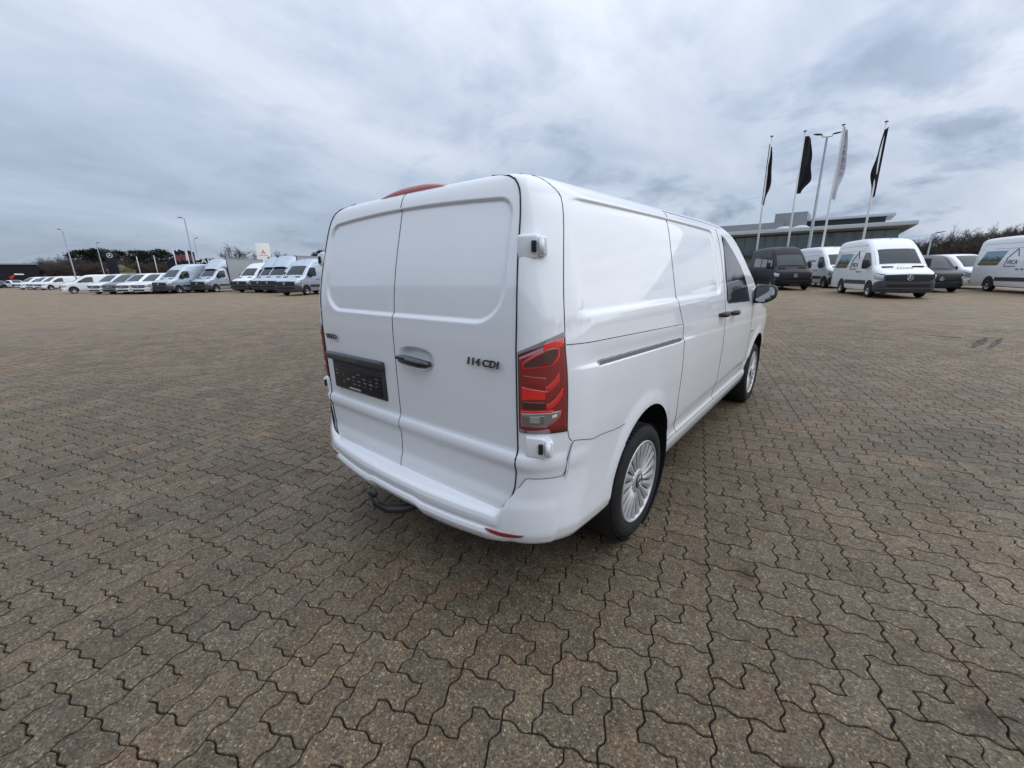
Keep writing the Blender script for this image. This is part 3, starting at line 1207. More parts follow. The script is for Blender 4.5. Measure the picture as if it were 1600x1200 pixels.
# reflectors set in the bumper corners
for s in (1, -1):
    up = [(.632, .4225), (.66, .4245), (.69, .4260), (.72, .4275), (.75, .4290), (.78, .4310), (.812, .4340)]
    dn_ = [(.650, .4140), (.675, .4105), (.70, .4095), (.73, .4100), (.76, .4130), (.790, .4190), (.816, .4290)]
    vs, fs = [], []
    for ring, off in ((up, -.0035), (dn_, -.0035), (up, .012), (dn_, .012)):
        vs += [(s * x, on_bumper(x, z) + off, z) for x, z in ring]
    n = 7
    for i in range(n - 1):
        for p_, q_ in ((0, 1), (2, 0), (1, 3)):
            fs.append((p_ * n + i, p_ * n + i + 1, q_ * n + i + 1, q_ * n + i))
    b = MB()
    b.add(vs, fs)
    vobj(b.build('reflector', LRED))

# --- lower body: black sills, floor, wheel housings
b = MB()
b.box((0, 2.55, .35), (1.50, 4.2, .12))
b.box((0, 2.45, .60), (1.30, 4.5, .5))
b.box((0, 2.5, .29), (1.25, 3.9, .14))
b.box((0, .33, .46), (1.2, .5, .08))
vobj(b.build('underbody', BPLAST))
for s in (1, -1):
    b = MB()
    b.box((s * .860, 2.52, .335), (.06, 2.36, .10), bev=.012)
    vobj(b.build('sill_panel', BPLAST))
for s in (1, -1):
    for cy in (.905, 4.105):
        b = MB()
        n = 28
        prof = [(.402, s * .950), (.41, s * .90), (.41, s * .55), (.05, s * .55)]
        b.lathe(prof, 40, 'X', (0, cy + .008, .392))
        vobj(b.build('wheel_housing', BPLAST))


# --- wheels: tyre, multi-blade alloy, hub cap
def van_wheel(cy, s):
    w = MB()
    tp = [(.226, -.06), (.241, -.012), (.254, .0), (.285, .003), (.315, -.006), (.330, -.026), (.3355, -.05), (.3360, -.10), (.3355, -.15), (.330, -.19), (.30, -.205), (.22, -.20)]
    w.lathe([(r, a * s) for r, a in tp], 64, 'X')
    for k in range(64):            # tread blocks' shoulder ribs
        a = 2 * math.pi * k / 64
        w.box((-.03 * s, .3335 * math.cos(a), .3335 * math.sin(a)), (.03, .012, .005), Matrix.Rotation(a + math.pi / 2, 3, 'X'))
    ty = w.build('tyre', RUBBER)
    root = empty('wheel', (s * .955, cy, .336))
    vobj(root)
    ty.parent = root
    b = MB()
    b.lathe([(.241, -.020 * s), (.242, -.004 * s), (.235, -.001 * s), (.228, -.006 * s), (.222, -.03 * s), (.218, -.09 * s)], 64)
    b.lathe([(.074, -.05 * s), (.072, -.020 * s), (.060, -.014 * s), (.040, -.013 * s)], 32)
    nb = 20
    for k in range(nb):
        a = 2 * math.pi * k / nb + .08
        f = 1.0
        vs = []
        prof = [(.060, .010, -.020), (.10, .0125, -.013), (.15, .0175, -.010), (.19, .0240, -.008), (.231, .0320, -.007)]
        for r, h, dx in prof:
            tw = .34 * (r - .06)
            for sg in (-1, 0, 1):
                aa = a + tw + sg * h / r
                vs.append(Vector(((dx - (.007 if sg else 0)) * s, r * math.cos(aa), r * math.sin(aa))))
            for sg in (1, -1):
                aa = a + tw + sg * h * .8 / r
                vs.append(Vector(((dx - .032) * s, r * math.cos(aa), r * math.sin(aa))))
        fs = []
        for i in range(len(prof) - 1):
            for q in range(5):
                fs.append((i * 5 + q, i * 5 + (q + 1) % 5, (i + 1) * 5 + (q + 1) % 5, (i + 1) * 5 + q))
        b.add(vs, fs)
    b.build('rim', ALLOY, root)
    d = MB()
    d.lathe([(.216, -.075 * s), (.0, -.075 * s)], 40)
    d.lathe([(.150, -.060 * s), (.15, -.072 * s), (.0, -.072 * s)], 40)
    d.build('brake_disc', GPLAST, root)
    h = MB()
    h.lathe([(.041, -.020 * s), (.040, -.008 * s), (.034, -.005 * s), (.0, -.004 * s)], 32)
    h.build('hub_cap', GPLAST, root)
    st = MB()
    ring = [(.030, -.004 * s), (.033, -.001 * s), (.036, -.004 * s)]
    st.lathe(ring, 32)
    for k in range(3):
        a = math.pi / 2 + k * 2.0944
        st.tube([(-.002 * s, 0, 0), (-.003 * s, .031 * math.cos(a), .031 * math.sin(a))], [.005, .0015], 5)
    st.build('emblem', CHROME, root)
    return root


for s in (1, -1):
    van_wheel(.90, s)
    van_wheel(4.10, s)


# --- tail lamps: a lens that wraps the corner, with its coloured chambers a hair proud of it
def lamp_patch(name, u0, u1, zb, zt, off, m, s, parent=None, nu=24, nv=16, thick=0.0):
    vs, fs = [], []
    for i in range(nu + 1):
        a = i / nu
        u = u0 + (u1 - u0) * a
        b0, t0 = zb(a), zt(a)
        for j in range(nv + 1):
            z = b0 + (t0 - b0) * j / nv
            vs.append(on_corner(u, z, off, s))
    for i in range(nu):
        for j in range(nv):
            q = (i * (nv + 1) + j, (i + 1) * (nv + 1) + j, (i + 1) * (nv + 1) + j + 1, i * (nv + 1) + j + 1)
            fs.append(q if s > 0 else q[::-1])
    # rim going back into the body
    n0 = len(vs)
    loop = [i * (nv + 1) for i in range(nu + 1)] + [nu * (nv + 1) + j for j in range(1, nv + 1)] + [i * (nv + 1) + nv for i in range(nu - 1, -1, -1)] + [j for j in range(nv - 1, 0, -1)]
    for i in loop:
        x, y, z = vs[i]
        vs.append((x - s * .010, y + .010, z))
    m_ = len(loop)
    for k in range(m_):
        q = (loop[k], n0 + k, n0 + (k + 1) % m_, loop[(k + 1) % m_])
        fs.append(q if s > 0 else q[::-1])
    o = mesh_np(name, vs, fs, m, None)
    if parent is None:
        vobj(o)
    else:
        o.parent = parent
        o.matrix_parent_inverse = parent.matrix_parent_inverse.copy() if False else Matrix.Identity(4)
    return o


def L(a, b):
    return lambda t: a + (b - a) * t


UE = .60
for s in (1, -1):
    base = lamp_patch('tail_lamp', .035, UE, L(.888, .888), L(1.218, 1.292), .004, LDARK, s)
    P = dict(s=s, parent=base)
    lamp_patch('lens', .06, UE - .02, L(.896, .896), L(1.198, 1.270), .006, LRED, **P)
    lamp_patch('lens', .36, UE - .035, L(1.222, 1.236), L(1.249, 1.268), .0075, LREDB, **P)
    # indicator chamber, smoked, ringed in bright red
    ring_t = lambda t: 1.168 + .064 * min(1, t * 1.25) ** .75
    ring_b = lambda t: 1.160 + .012 * t + .035 * max(0, (t - .72) / .28) ** 2
    lamp_patch('indicator_lens', .10, UE - .07, lambda t: ring_b(t) - .006, lambda t: ring_t(t) + .006, .0072, LREDB, **P)
    lamp_patch('indicator_lens', .115, UE - .085, ring_b, ring_t, .0085, LAMPSM, **P)
    # brake and tail chambers
    lamp_patch('brake_lens', .12, .37, L(1.092, 1.084), L(1.128, 1.120), .0075, mat('tail_red_mid', (.26, .010, .010), .15, coat=1.0), **P)
    lamp_patch('brake_lens', .09, .38, L(1.030, 1.034), L(1.082, 1.066), .0078, LREDB, **P)
    lamp_patch('brake_lens', .36, UE - .09, lambda t: 1.068 + .040 * t ** 1.8, lambda t: 1.082 + .056 * t ** 1.5, .0085, LREDB, **P)
    lamp_patch('brake_lens', .37, UE - .06, lambda t: .992 + .055 * t ** 2, lambda t: 1.012 + .062 * t ** 1.7, .0085, LREDB, **P)
    lamp_patch('lens', .36, UE - .09, lambda t: 1.018 + .062 * t ** 1.8, lambda t: 1.064 + .044 * t ** 1.8, .0080, mat('tail_red_mid', (.26, .010, .010), .15, coat=1.0), **P)
    lamp_patch('lens', .10, .37, L(.994, .994), L(1.022, 1.020), .0075, LDARK, **P)
    lamp_patch('brake_lens', .07, .44, L(.976, .978), L(.983, .987), .0085, LREDB, **P)
    # reversing chamber, clear, with a red edge
    rt = lambda t: .972 + .008 * t
    rbm = lambda t: .922 + .0 * t + .048 * max(0, (t - .60) / .40) ** 2
    lamp_patch('reverse_lens', .07, UE - .075, lambda t: rbm(t) - .005, lambda t: rt(t) + .002, .0080, mat('lamp_edge', (.50, .10, .10), .2, coat=1.0), **P)
    lamp_patch('reverse_lens', .085, UE - .09, rbm, rt, .0095, LCLEAR, **P)
    lamp_patch('reverse_lens', .10, .35, L(.930, .930), L(.966, .966), .0105, mat('reverse_reflector', (.20, .19, .19), .25, metal=.4, coat=1.0), **P)
    lamp_patch('reverse_lens', .19, .30, L(.936, .936), L(.962, .962), .0112, mat('reverse_bulb', (.40, .39, .38), .2, metal=.3, coat=1.0), **P)
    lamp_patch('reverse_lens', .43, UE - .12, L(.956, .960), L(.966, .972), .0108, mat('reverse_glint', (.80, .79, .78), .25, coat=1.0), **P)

# --- hinges on both corners
def hinge(z, s, hz, uo):
    c = Vector(on_corner(uo, z, 0, s))
    rot = Matrix.Rotation(s * R_(20), 3, 'Z')
    root_b = MB()
    root_b.box(c + Vector((-s * .028, -.016, 0)), (.082, .036, hz), rot, bev=.010)
    root_b.box(c + Vector((s * .022, .002, 0)), (.034, .044, hz * .78), Matrix.Rotation(s * R_(45), 3, 'Z'), bev=.008)
    o = vobj(root_b.build('hinge', WHITE))
    for dv, dd_ in (((s * .006, -.0285, 0), (.018, .014, hz * .46)), ((-s * .052, .006, -hz * .56), (.016, .02, .022)), ((-s * .052, .006, hz * .56), (.016, .02, .014))):
        g = MB()
        g.box(c + Vector(dv), dd_, rot, bev=.003)
        gg = g.build('hinge_gap', GAP)
        gg.parent = o
    k = MB()
    k.tube([c + Vector((s * .030, -.014, -hz * .30)), c + Vector((s * .030, -.014, hz * .30))], .011, 10)
    kk = k.build('hinge_pin', WHITE)
    kk.parent = o
    return o


for s in (1, -1):
    hinge(1.605, s, .088, .30)
    hinge(.830, s, .092, .34)

# --- high brake lamp on the roof edge
vs, fs = [], []
nx = 40
for i in range(nx + 1):
    t = i / nx
    x = -.262 + .54 * t
    h = .034 * (1 - abs(2 * t - 1) ** 2.6)
    yb = Y0_(np.float64(1.893)) - .004
    for (dy, z) in ((0, 1.884), (-.004, 1.884 + h * .6), (.010, 1.886 + h), (.05, 1.890 + h * 1.12), (.12, 1.902 + h * .6), (.20, 1.905)):
        vs.append((x, float(yb) + dy, z))
k = 6
for i in range(nx):
    for j in range(k - 1):
        fs.append((i * k + j, (i + 1) * k + j, (i + 1) * k + j + 1, i * k + j + 1))
vobj(mesh_np('high_brake_lamp', vs, fs, BRAKE))

# --- left door: number plate carrier; right door: handle; badges
b = MB()
b.box((-.390, .002, .955), (.545, .020, .21), bev=.009)
vobj(b.build('plate_recess', GPLAST))
b = MB()
vs = []
b.box((-.405, -.016, 1.050), (.580, .036, .044), bev=.013)
tr = vobj(b.build('plate_trim', mat('trim_grey', (.045, .048, .055), .35, noise=.1)))
b = MB()
b.box((-.395, -.009, .925), (.485, .010, .122), bev=.003)
pl = vobj(b.build('number_plate', PLATE))
rp = random.Random(4)
for i in range(8):
    for j in range(4):
        if rp.random() < .72:
            b = MB()
            b.box((-.60 + i * .058 + rp.uniform(-.006, .006), -.0145, .965 - j * .021), (rp.choice((.012, .022, .034)), .002, rp.choice((.004, .006, .009))))
            o = b.build('plate_print', PLATEW)
            o.parent = pl
for i in range(9):
    b = MB()
    b.box((-.475 + i * .0135, -.0145, .872), (.009, .002, .010))
    o = b.build('plate_print', PRINTW)
    o.parent = pl
o = text_part('trim_lettering', 'Mercedes-Benz', .030, mat('trim_script', (.12, .125, .135), .4), None, frame_m((-.42, -.0352, 1.049), (1, 0, 0), (0, 0, 1)), .001)
o.parent = tr

b = MB()
b.tube([(.030, .010, 1.111), (.045, -.012, 1.112), (.08, -.024, 1.113), (.15, -.028, 1.111), (.215, -.024, 1.106), (.243, -.012, 1.103), (.256, .008, 1.102)], [.012, .020, .023, .0235, .0225, .019, .012], 12)
dh = vobj(b.build('door_handle', GLOSSBLK))
b = MB()
b.box((.085, -.048, 1.124), (.06, .008, .014), bev=.003)
o = b.build('handle_button', GPLAST)
o.parent = dh

o = text_part('model_badge', 'VITO', .040, DCHROME, None, frame_m((-.640, -.004, 1.160), (1, 0, 0), (0, 0, 1)), .003, .0, 1.25, .0012)
vobj(o)
for tx, xx in (('114', .543), ('CDI', .642)):
    vobj(text_part('engine_badge', tx, .042, DCHROME, None, frame_m((xx, -.004, 1.155), (1, 0.012, 0), (0, 0, 1)), .003, .18, 1.20, .0014))

# --- tow hook under the bumper
b = MB()
b.tube([(.20, .25, .40), (.16, .10, .345), (.10, .0, .315), (.05, -.08, .300), (.005, -.155, .318), (-.02, -.196, .360), (-.024, -.204, .405)], [.024, .024, .024, .023, .021, .018, .015], 12)
b.lathe([(.0, .452), (.012, .450), (.021, .440), (.025, .428), (.021, .414), (.014, .405)], 20, 'Z', (-.024, -.204, .0))
vobj(b.build('tow_hook', BPLAST))

# --- right flank: window, handles, mirror, side marker; left flank gets the window too
for s in (1, -1):
    win = [(2.555, 1.752), (2.64, 1.735), (2.74, 1.690), (2.90, 1.615), (3.08, 1.522), (3.20, 1.440), (3.30, 1.345), (3.37, 1.262), (3.41, 1.198), (3.20, 1.206), (2.90, 1.220), (2.60, 1.233), (2.548, 1.26), (2.532, 1.45)]
    cy, cz = 2.85, 1.42
    for nm, sc, off, m in (('window_frame', 1.035, .004, GLOSSBLK), ('side_window', .985, .0065, GLASS)):
        pts = [(cy + (y - cy) * sc, cz + (z - cz) * sc) for y, z in win]
        vs, fs = [], []
        rings = 5
        for q in range(rings + 1):
            for y, z in pts:
                yy, zz = cy + (y - cy) * q / rings, cz + (z - cz) * q / rings
                vs.append(on_side(yy, zz, off, s))
        n = len(pts)
        for q in range(rings):
            for i in range(n):
                f = (q * n + i, q * n + (i + 1) % n, (q + 1) * n + (i + 1) % n, (q + 1) * n + i)
                fs.append(f if s < 0 else f[::-1])
        vobj(mesh_np(nm, vs, fs, m))
    for hy, hz in ((2.36, 1.158), (2.72, 1.140)):
        if s < 0 and hy < 2.5:
            continue
        c = Vector(on_side(hy, hz, .0, s))
        b = MB()
        b.tube([c + Vector((s * -.004, -.085, .0)), c + Vector((s * .030, -.060, .002)), c + Vector((s * .040, 0, .002)), c + Vector((s * .032, .062, 0)), c + Vector((-.004 * s, .09, -.002))], [.012, .020, .022, .020, .012], 10)
        vobj(b.build('door_handle', BPLAST))
    # mirror: housing, glass, foot
    c = Vector((s * 1.050, 3.60, 1.250))
    bm = bmesh.new()
    bmesh.ops.create_uvsphere(bm, u_segments=28, v_segments=18, radius=1)
    for v in bm.verts:
        p = v.co
        q = Vector([math.copysign(abs(t) ** .62, t) for t in p])
        v.co = Vector((q.x * .100 * (1 + .06 * q.z * s), q.y * (.085 if q.y > 0 else .045), q.z * .090))
        if q.x * s > 0 and q.z < 0:
            v.co.z += .035 * (q.x * s) * -q.z
    me = bpy.data.meshes.new('mirror_housing')
    bm.to_mesh(me)
    bm.free()
    for p in me.polygons:
        p.use_smooth = True
    me.materials.append(BPLAST)
    mh = link('wing_mirror', me)
    mh.matrix_world = Matrix.Translation(c)
    vobj(mh)
    mh.location = c
    b = MB()
    n = 24
    ring = []
    for k in range(n):
        a = 2 * math.pi * k / n
        x, z = math.copysign(abs(math.cos(a)) ** .62, math.cos(a)) * .084, math.copysign(abs(math.sin(a)) ** .62, math.sin(a)) * .074
        if x * s > 0 and z < 0:
            z += .035 * (x * s / .084) * (-z / .074)
        ring.append((x, -.0475 - .03 * x * s * .0, z))
    b.add([Vector(p) for p in ring] + [Vector((x, -.040, z)) for x, _, z in ring], [tuple(range(n))] + [(i, (i + 1) % n, n + (i + 1) % n, n + i) for i in range(n)])
    g = b.build('mirror_glass', MIRRORG, mh)
    g.location = (0, 0, 0)
    b = MB()
    b.box((-s * .10, .03, -.07), (.12, .07, .045), Matrix.Rotation(0, 3, 'Z'), bev=.015)
    b.build('mirror_foot', BPLAST, mh)
    b = MB()
    c = Vector(on_side(3.68, .875, .004, s))
    b.box(c, (.012, .05, .03), bev=.004)
    vobj(b.build('side_badge', CHROME))
# windscreen pillars and dark glazing across the front
vs, fs = [], []
zz = lin(1.24, 1.80, 16)
for z in zz:
    F = float(F_(np.float64(z)))
    Wz = float(W_(np.float64(z))) - .06
    for x in lin(-1, 1, 17):
        vs.append((x * Wz, F + .012 - .26 * abs(x) ** 5, z))
for i in range(15):
    for j in range(16):
        fs.append((i * 17 + j, i * 17 + j + 1, (i + 1) * 17 + j + 1, (i + 1) * 17 + j)[::-1])
vobj(mesh_np('windscreen', vs, fs, GLASS))
# fuel flap / roof antenna
b = MB()
b.lathe([(.03, 1.912), (.028, 1.925), (.012, 1.94), (.0, 1.942)], 16, 'Z', (0, 2.0, 0))
vobj(b.build('roof_aerial', BPLAST))
# ------------------------------------------------------------------ vehicles parked around the lot
def catm(P, n):
    P = np.array(P, float)
    Q = np.vstack([2 * P[0] - P[1], P, 2 * P[-1] - P[-2]])
    o = []
    for i in range(len(P) - 1):
        a, b, c, d = Q[i:i + 4]
        for k in range(n):
            t = k / n
            m0, m1 = (c - a) * .5, (d - b) * .5
            # limit the tangents so that flat runs stay flat
            s = c - b
            m0 = np.where(m0 * s <= 0, 0, np.sign(s) * np.minimum(abs(m0), 3 * abs(s)))
            m1 = np.where(m1 * s <= 0, 0, np.sign(s) * np.minimum(abs(m1), 3 * abs(s)))
            o.append((2 * t ** 3 - 3 * t ** 2 + 1) * b + (t ** 3 - 2 * t ** 2 + t) * m0 + (-2 * t ** 3 + 3 * t ** 2) * c + (t ** 3 - t ** 2) * m1)
    o.append(P[-1])
    return np.array(o)


class Veh:
    # local frame: origin on the ground midway between the axles, +Y forwards
    def __init__(s, sp):
        s.__dict__.update(sp)
        s.fy = s.wb / 2 + s.fo                       # y of the nose
        s.st = catm(s.prof, 4)

    def sec(s, f):
        zt = np.interp(f, s.st[:, 0], s.st[:, 1])
        fr = np.interp(f, s.st[:, 0], s.st[:, 2])
        return zt, s.W / 2 * fr

    def x_at(s, f, z):
        zt, hw = s.sec(f)
        return hw - s.tum * max(0, z - s.belt) - max(0, z - s.belt - .5) ** 2 * .02

    def section(s, f):
        zt, hw = s.sec(f)
        r = min(s.rr, (zt - s.z0) * .25)
        b = min(s.belt, zt - r - .02)
        hs = hw - s.tum * max(0, zt - r - s.belt) - max(0, zt - r - s.belt - .5) ** 2 * .02
        pts = [(hw * .94, s.z0), (hw * .985, s.z0 + .10), (hw, s.z0 + .3 * (b - s.z0) + .05), (hw, b)]
        for k in (.34, .67, 1.0):
            z = b + (zt - r - b) * k
            pts.append((hw - s.tum * max(0, z - s.belt) - max(0, z - s.belt - .5) ** 2 * .02, z))
        for k in (1, 2, 3, 4):
            a = k / 4 * math.pi / 2
            pts.append((hs - r * 1.15 * (1 - math.cos(a)), zt - r + r * math.sin(a)))
        pts.append(((hs - r * 1.15) * .5, zt + .012))
        pts.append((0, zt + .018))
        return pts

    def P(s, x, f, z):
        return (x, s.fy - f, z)

    def body(s, root, m, f0=None, f1=None, name='body'):
        fs_ = [f for f in s.st[:, 0] if (f0 is None or f >= f0) and (f1 is None or f <= f1)]
        rings = []
        for f in fs_:
            h = s.section(f)
            full = [(x, z) for x, z in h] + [(-x, z) for x, z in h[-2::-1]]
            rings.append([s.P(x, f, z) for x, z in full])
        n = len(rings[0])
        v = [p for r in rings for p in r]
        q = []
        for i in range(len(rings) - 1):
            for j in range(n - 1):
                q.append((i * n + j, i * n + j + 1, (i + 1) * n + j + 1, (i + 1) * n + j))
        b = MB()
        b.add(v, q, True)
        b.add(rings[0], [tuple(range(n))])
        b.add(rings[-1], [tuple(range(n))])
        return b.build(name, m, root)

    def top_strip(s, root, name, m, fa, fb, k, off=.012, inset=1.0):
        # glazing on the sloping front
        N_ = 6
        fs_ = np.linspace(fa, fb, N_)
        v, q = [], []
        for f in fs_:
            zt, hw = s.sec(f)
            h = s.section(f)
            hs = h[-3][0] if k is None else h[-3][0] * k
            hs += (h[6][0] - h[-3][0]) * .55
            for x in np.linspace(-1, 1, 9):
                v.append((x * hs * inset, s.fy - f + off * .6, zt + .018 * (1 - x * x) - .05 * abs(x) ** 6 + off))
        for i in range(N_ - 1):
            for j in range(8):
                q.append((i * 9 + j, i * 9 + j + 1, (i + 1) * 9 + j + 1, (i + 1) * 9 + j))
        return mesh_np(name, v, q, m, root)

    def side_patch(s, root, name, m, poly, sg, off=.008, thick=.02):
        c = np.mean(np.array(poly), 0)
        v = [(sg * (s.x_at(f, z) + off), s.fy - f, z) for f, z in poly]
        v += [(sg * (s.x_at(f, z) - thick), s.fy - f, z) for f, z in poly]
        n = len(poly)
        b = MB()
        b.add(v, [tuple(range(n)), tuple(range(n, 2 * n))] + [(i, (i + 1) % n, n + (i + 1) % n, n + i) for i in range(n)])
        return b.build(name, m, root)

    def nose(s, t, off, z=.8):
        # plan path round the nose, t in [-1, 1]
        a = abs(t)
        F = [f for f in s.st[:, 0] if f <= s.fo - s.rw - .09]
        pts = [(0, -.035), (s.sec(0)[1] * .6, -.02)] + [(s.sec(f)[1], f) for f in F]
        L = np.cumsum([0] + [math.dist(pts[i], pts[i + 1]) for i in range(len(pts) - 1)])
        x = np.interp(a * L[-1], L, [p[0] for p in pts])
        f = np.interp(a * L[-1], L, [p[1] for p in pts])
        x2 = np.interp(min(a * L[-1] + .02, L[-1]), L, [p[0] for p in pts])
        f2 = np.interp(min(a * L[-1] + .02, L[-1]), L, [p[1] for p in pts])
        dx, df = x2 - x, f2 - f
        l = math.hypot(dx, df) or 1
        nx, nf = df / l, -dx / l
        return math.copysign(1, t) * (x + nx * off), f + nf * off

    def nose_patch(s, root, name, m, t0, t1, zb, zt, off, bulge=0.0, n=14, nv=5):
        v, q = [], []
        for i in range(n + 1):
            a = i / n
            t = t0 + (t1 - t0) * a
            b0, b1 = zb(a), zt(a)
            for j in range(nv + 1):
                k = j / nv
                x, f = s.nose(t, off + bulge * math.sin(math.pi * k) ** .6)
                v.append(s.P(x, f, b0 + (b1 - b0) * k))
        for i in range(n):
            for j in range(nv):
                q.append((i * (nv + 1) + j, (i + 1) * (nv + 1) + j, (i + 1) * (nv + 1) + j + 1, i * (nv + 1) + j + 1))
        # back rim so that the piece has depth
        b = MB()
        b.add(v, q, True)
        loop = [i * (nv + 1) for i in range(n + 1)] + [n * (nv + 1) + j for j in range(1, nv + 1)] + [i * (nv + 1) + nv for i in range(n - 1, -1, -1)] + [j for j in range(nv - 1, 0, -1)]
        fr = [v[i] for i in loop]
        bk = [(x * .97, y - .03, z) for x, y, z in fr]
        k = len(fr)
        b.add(fr + bk, [(i, (i + 1) % k, k + (i + 1) % k, k + i) for i in range(k)])
        return b.build(name, m, root)

    def wheels(s, root, rimm):
        for y in (s.wb / 2, -s.wb / 2):
            for sg in (1, -1):
                a = MB()
                a.lathe([(s.rw + .075, s.W / 2 * .985 * sg), (s.rw + .085, s.W / 2 * .55 * sg), (.05, s.W / 2 * .55 * sg)], 22, 'X', (0, y, s.rw + .03))
                x0 = sg * (s.W / 2 + .012)
                n = 18
                arc = [(y + (s.rw + .07) * math.cos(k / n * math.pi * 1.16 - .25), s.rw + .03 + (s.rw + .07) * math.sin(k / n * math.pi * 1.16 - .25)) for k in range(n + 1)]
                arc = [(p, max(z, s.z0 - .02)) for p, z in arc]
                vs = [(x0, p, z) for p, z in arc] + [(x0 - sg * .10, p, z) for p, z in arc]
                k_ = len(arc)
                a2 = MB()
                a2.add(vs, [tuple(range(k_)), tuple(range(k_, 2 * k_))] + [(i, (i + 1) % k_, k_ + (i + 1) % k_, k_ + i) for i in range(k_)])
                a2.build('wheel_arch', GAP, root)
                w = MB()
                xo = sg * (s.W / 2 + .022)
                w.lathe([(s.rw * .62, xo - .02 * sg), (s.rw * .7, xo), (s.rw * .93, xo), (s.rw, xo - .04 * sg), (s.rw, xo - .18 * sg), (s.rw * .9, xo - .22 * sg)], 26, 'X', (0, y, s.rw))
                t = w.build('wheel', RUBBER, root)
                r = MB()
                r.lathe([(s.rw * .64, xo - .008 * sg), (s.rw * .58, xo - .012 * sg), (s.rw * .52, xo - .05 * sg), (s.rw * .30, xo - .03 * sg), (s.rw * .2, xo - .0 * sg), (.0, xo)], 20, 'X', (0, y, s.rw))
                r.build('rim', rimm, t)

    def mirrors(s, root, f, z, m=BPLAST, w=.2, h=.3):
        for sg in (1, -1):
            b = MB()
            x = s.x_at(f, z)
            b.box((sg * (x + .05 + w / 2), s.fy - f, z), (w, .13, h), bev=.05)
            b.box((sg * (x + .03), s.fy - f + .03, z - h * .25), (.16, .06, .08), bev=.02)
            b.build('wing_mirror', m, root)


def star(root, c, r, m=CHROME, parent=None):
    # ring with three spokes, facing +Y
    b = MB()
    ring = [Vector(c) + Vector((r * math.cos(a), 0, r * math.sin(a))) for a in np.linspace(0, 2 * math.pi, 25)]
    b.tube(ring, r * .10, 5, False)
    for k in range(3):
        a = math.pi / 2 + k * 2.0944
        b.tube([Vector(c) + Vector((0, .008, 0)), Vector(c) + Vector((r * .97 * math.cos(a), .004, r * .97 * math.sin(a)))], [r * .17, r * .05], 4)
    return b.build('emblem', m, root)


SPR = dict(W=2.02, wb=4.0, fo=1.0, rw=.345, belt=1.25, tum=.115, z0=.30, rr=.19,
           prof=[(0, .98, .80), (.05, 1.06, .88), (.14, 1.13, .935), (.35, 1.21, .975), (.62, 1.29, .992), (.92, 1.40, 1), (1.05, 1.52, 1), (1.35, 1.83, 1), (1.68, 2.12, 1), (1.95, 2.34, 1), (2.35, 2.57, 1), (2.9, 2.68, 1), (3.6, 2.71, 1), (4.8, 2.71, 1), (6.2, 2.68, 1), (6.62, 2.63, .985), (6.72, 2.50, .965)])
VIT = dict(W=1.93, wb=3.2, fo=.90, rw=.335, belt=1.02, tum=.125, z0=.28, rr=.15,
           prof=[(0, .78, .78), (.05, .88, .87), (.16, .96, .93), (.40, 1.03, .975), (.75, 1.10, 1), (.95, 1.15, 1), (1.2, 1.33, 1), (1.6, 1.61, 1), (1.9, 1.78, 1), (2.25, 1.87, 1), (2.8, 1.905, 1), (3.8, 1.905, 1), (4.8, 1.89, 1), (5.05, 1.83, .98), (5.14, 1.72, .955)])
TRF = dict(VIT, W=1.95, prof=[(0, .86, .80), (.05, .95, .88), (.16, 1.02, .94), (.40, 1.09, .98), (.65, 1.15, 1), (.85, 1.21, 1), (1.2, 1.48, 1), (1.55, 1.72, 1), (1.85, 1.87, 1), (2.3, 1.955, 1), (2.9, 1.97, 1), (4.6, 1.96, 1), (4.95, 1.90, .98), (5.05, 1.78, .955)])
CAR = dict(W=1.80, wb=2.65, fo=.85, rw=.32, belt=.88, tum=.24, z0=.22, rr=.11,
           prof=[(0, .62, .72), (.05, .70, .84), (.2, .78, .93), (.6, .86, .985), (1.05, .94, 1), (1.3, 1.06, 1), (1.7, 1.30, 1), (2.1, 1.44, 1), (2.7, 1.48, 1), (3.3, 1.43, 1), (3.7, 1.25, 1), (4.0, 1.02, .98), (4.25, .92, .94), (4.32, .80, .88)])


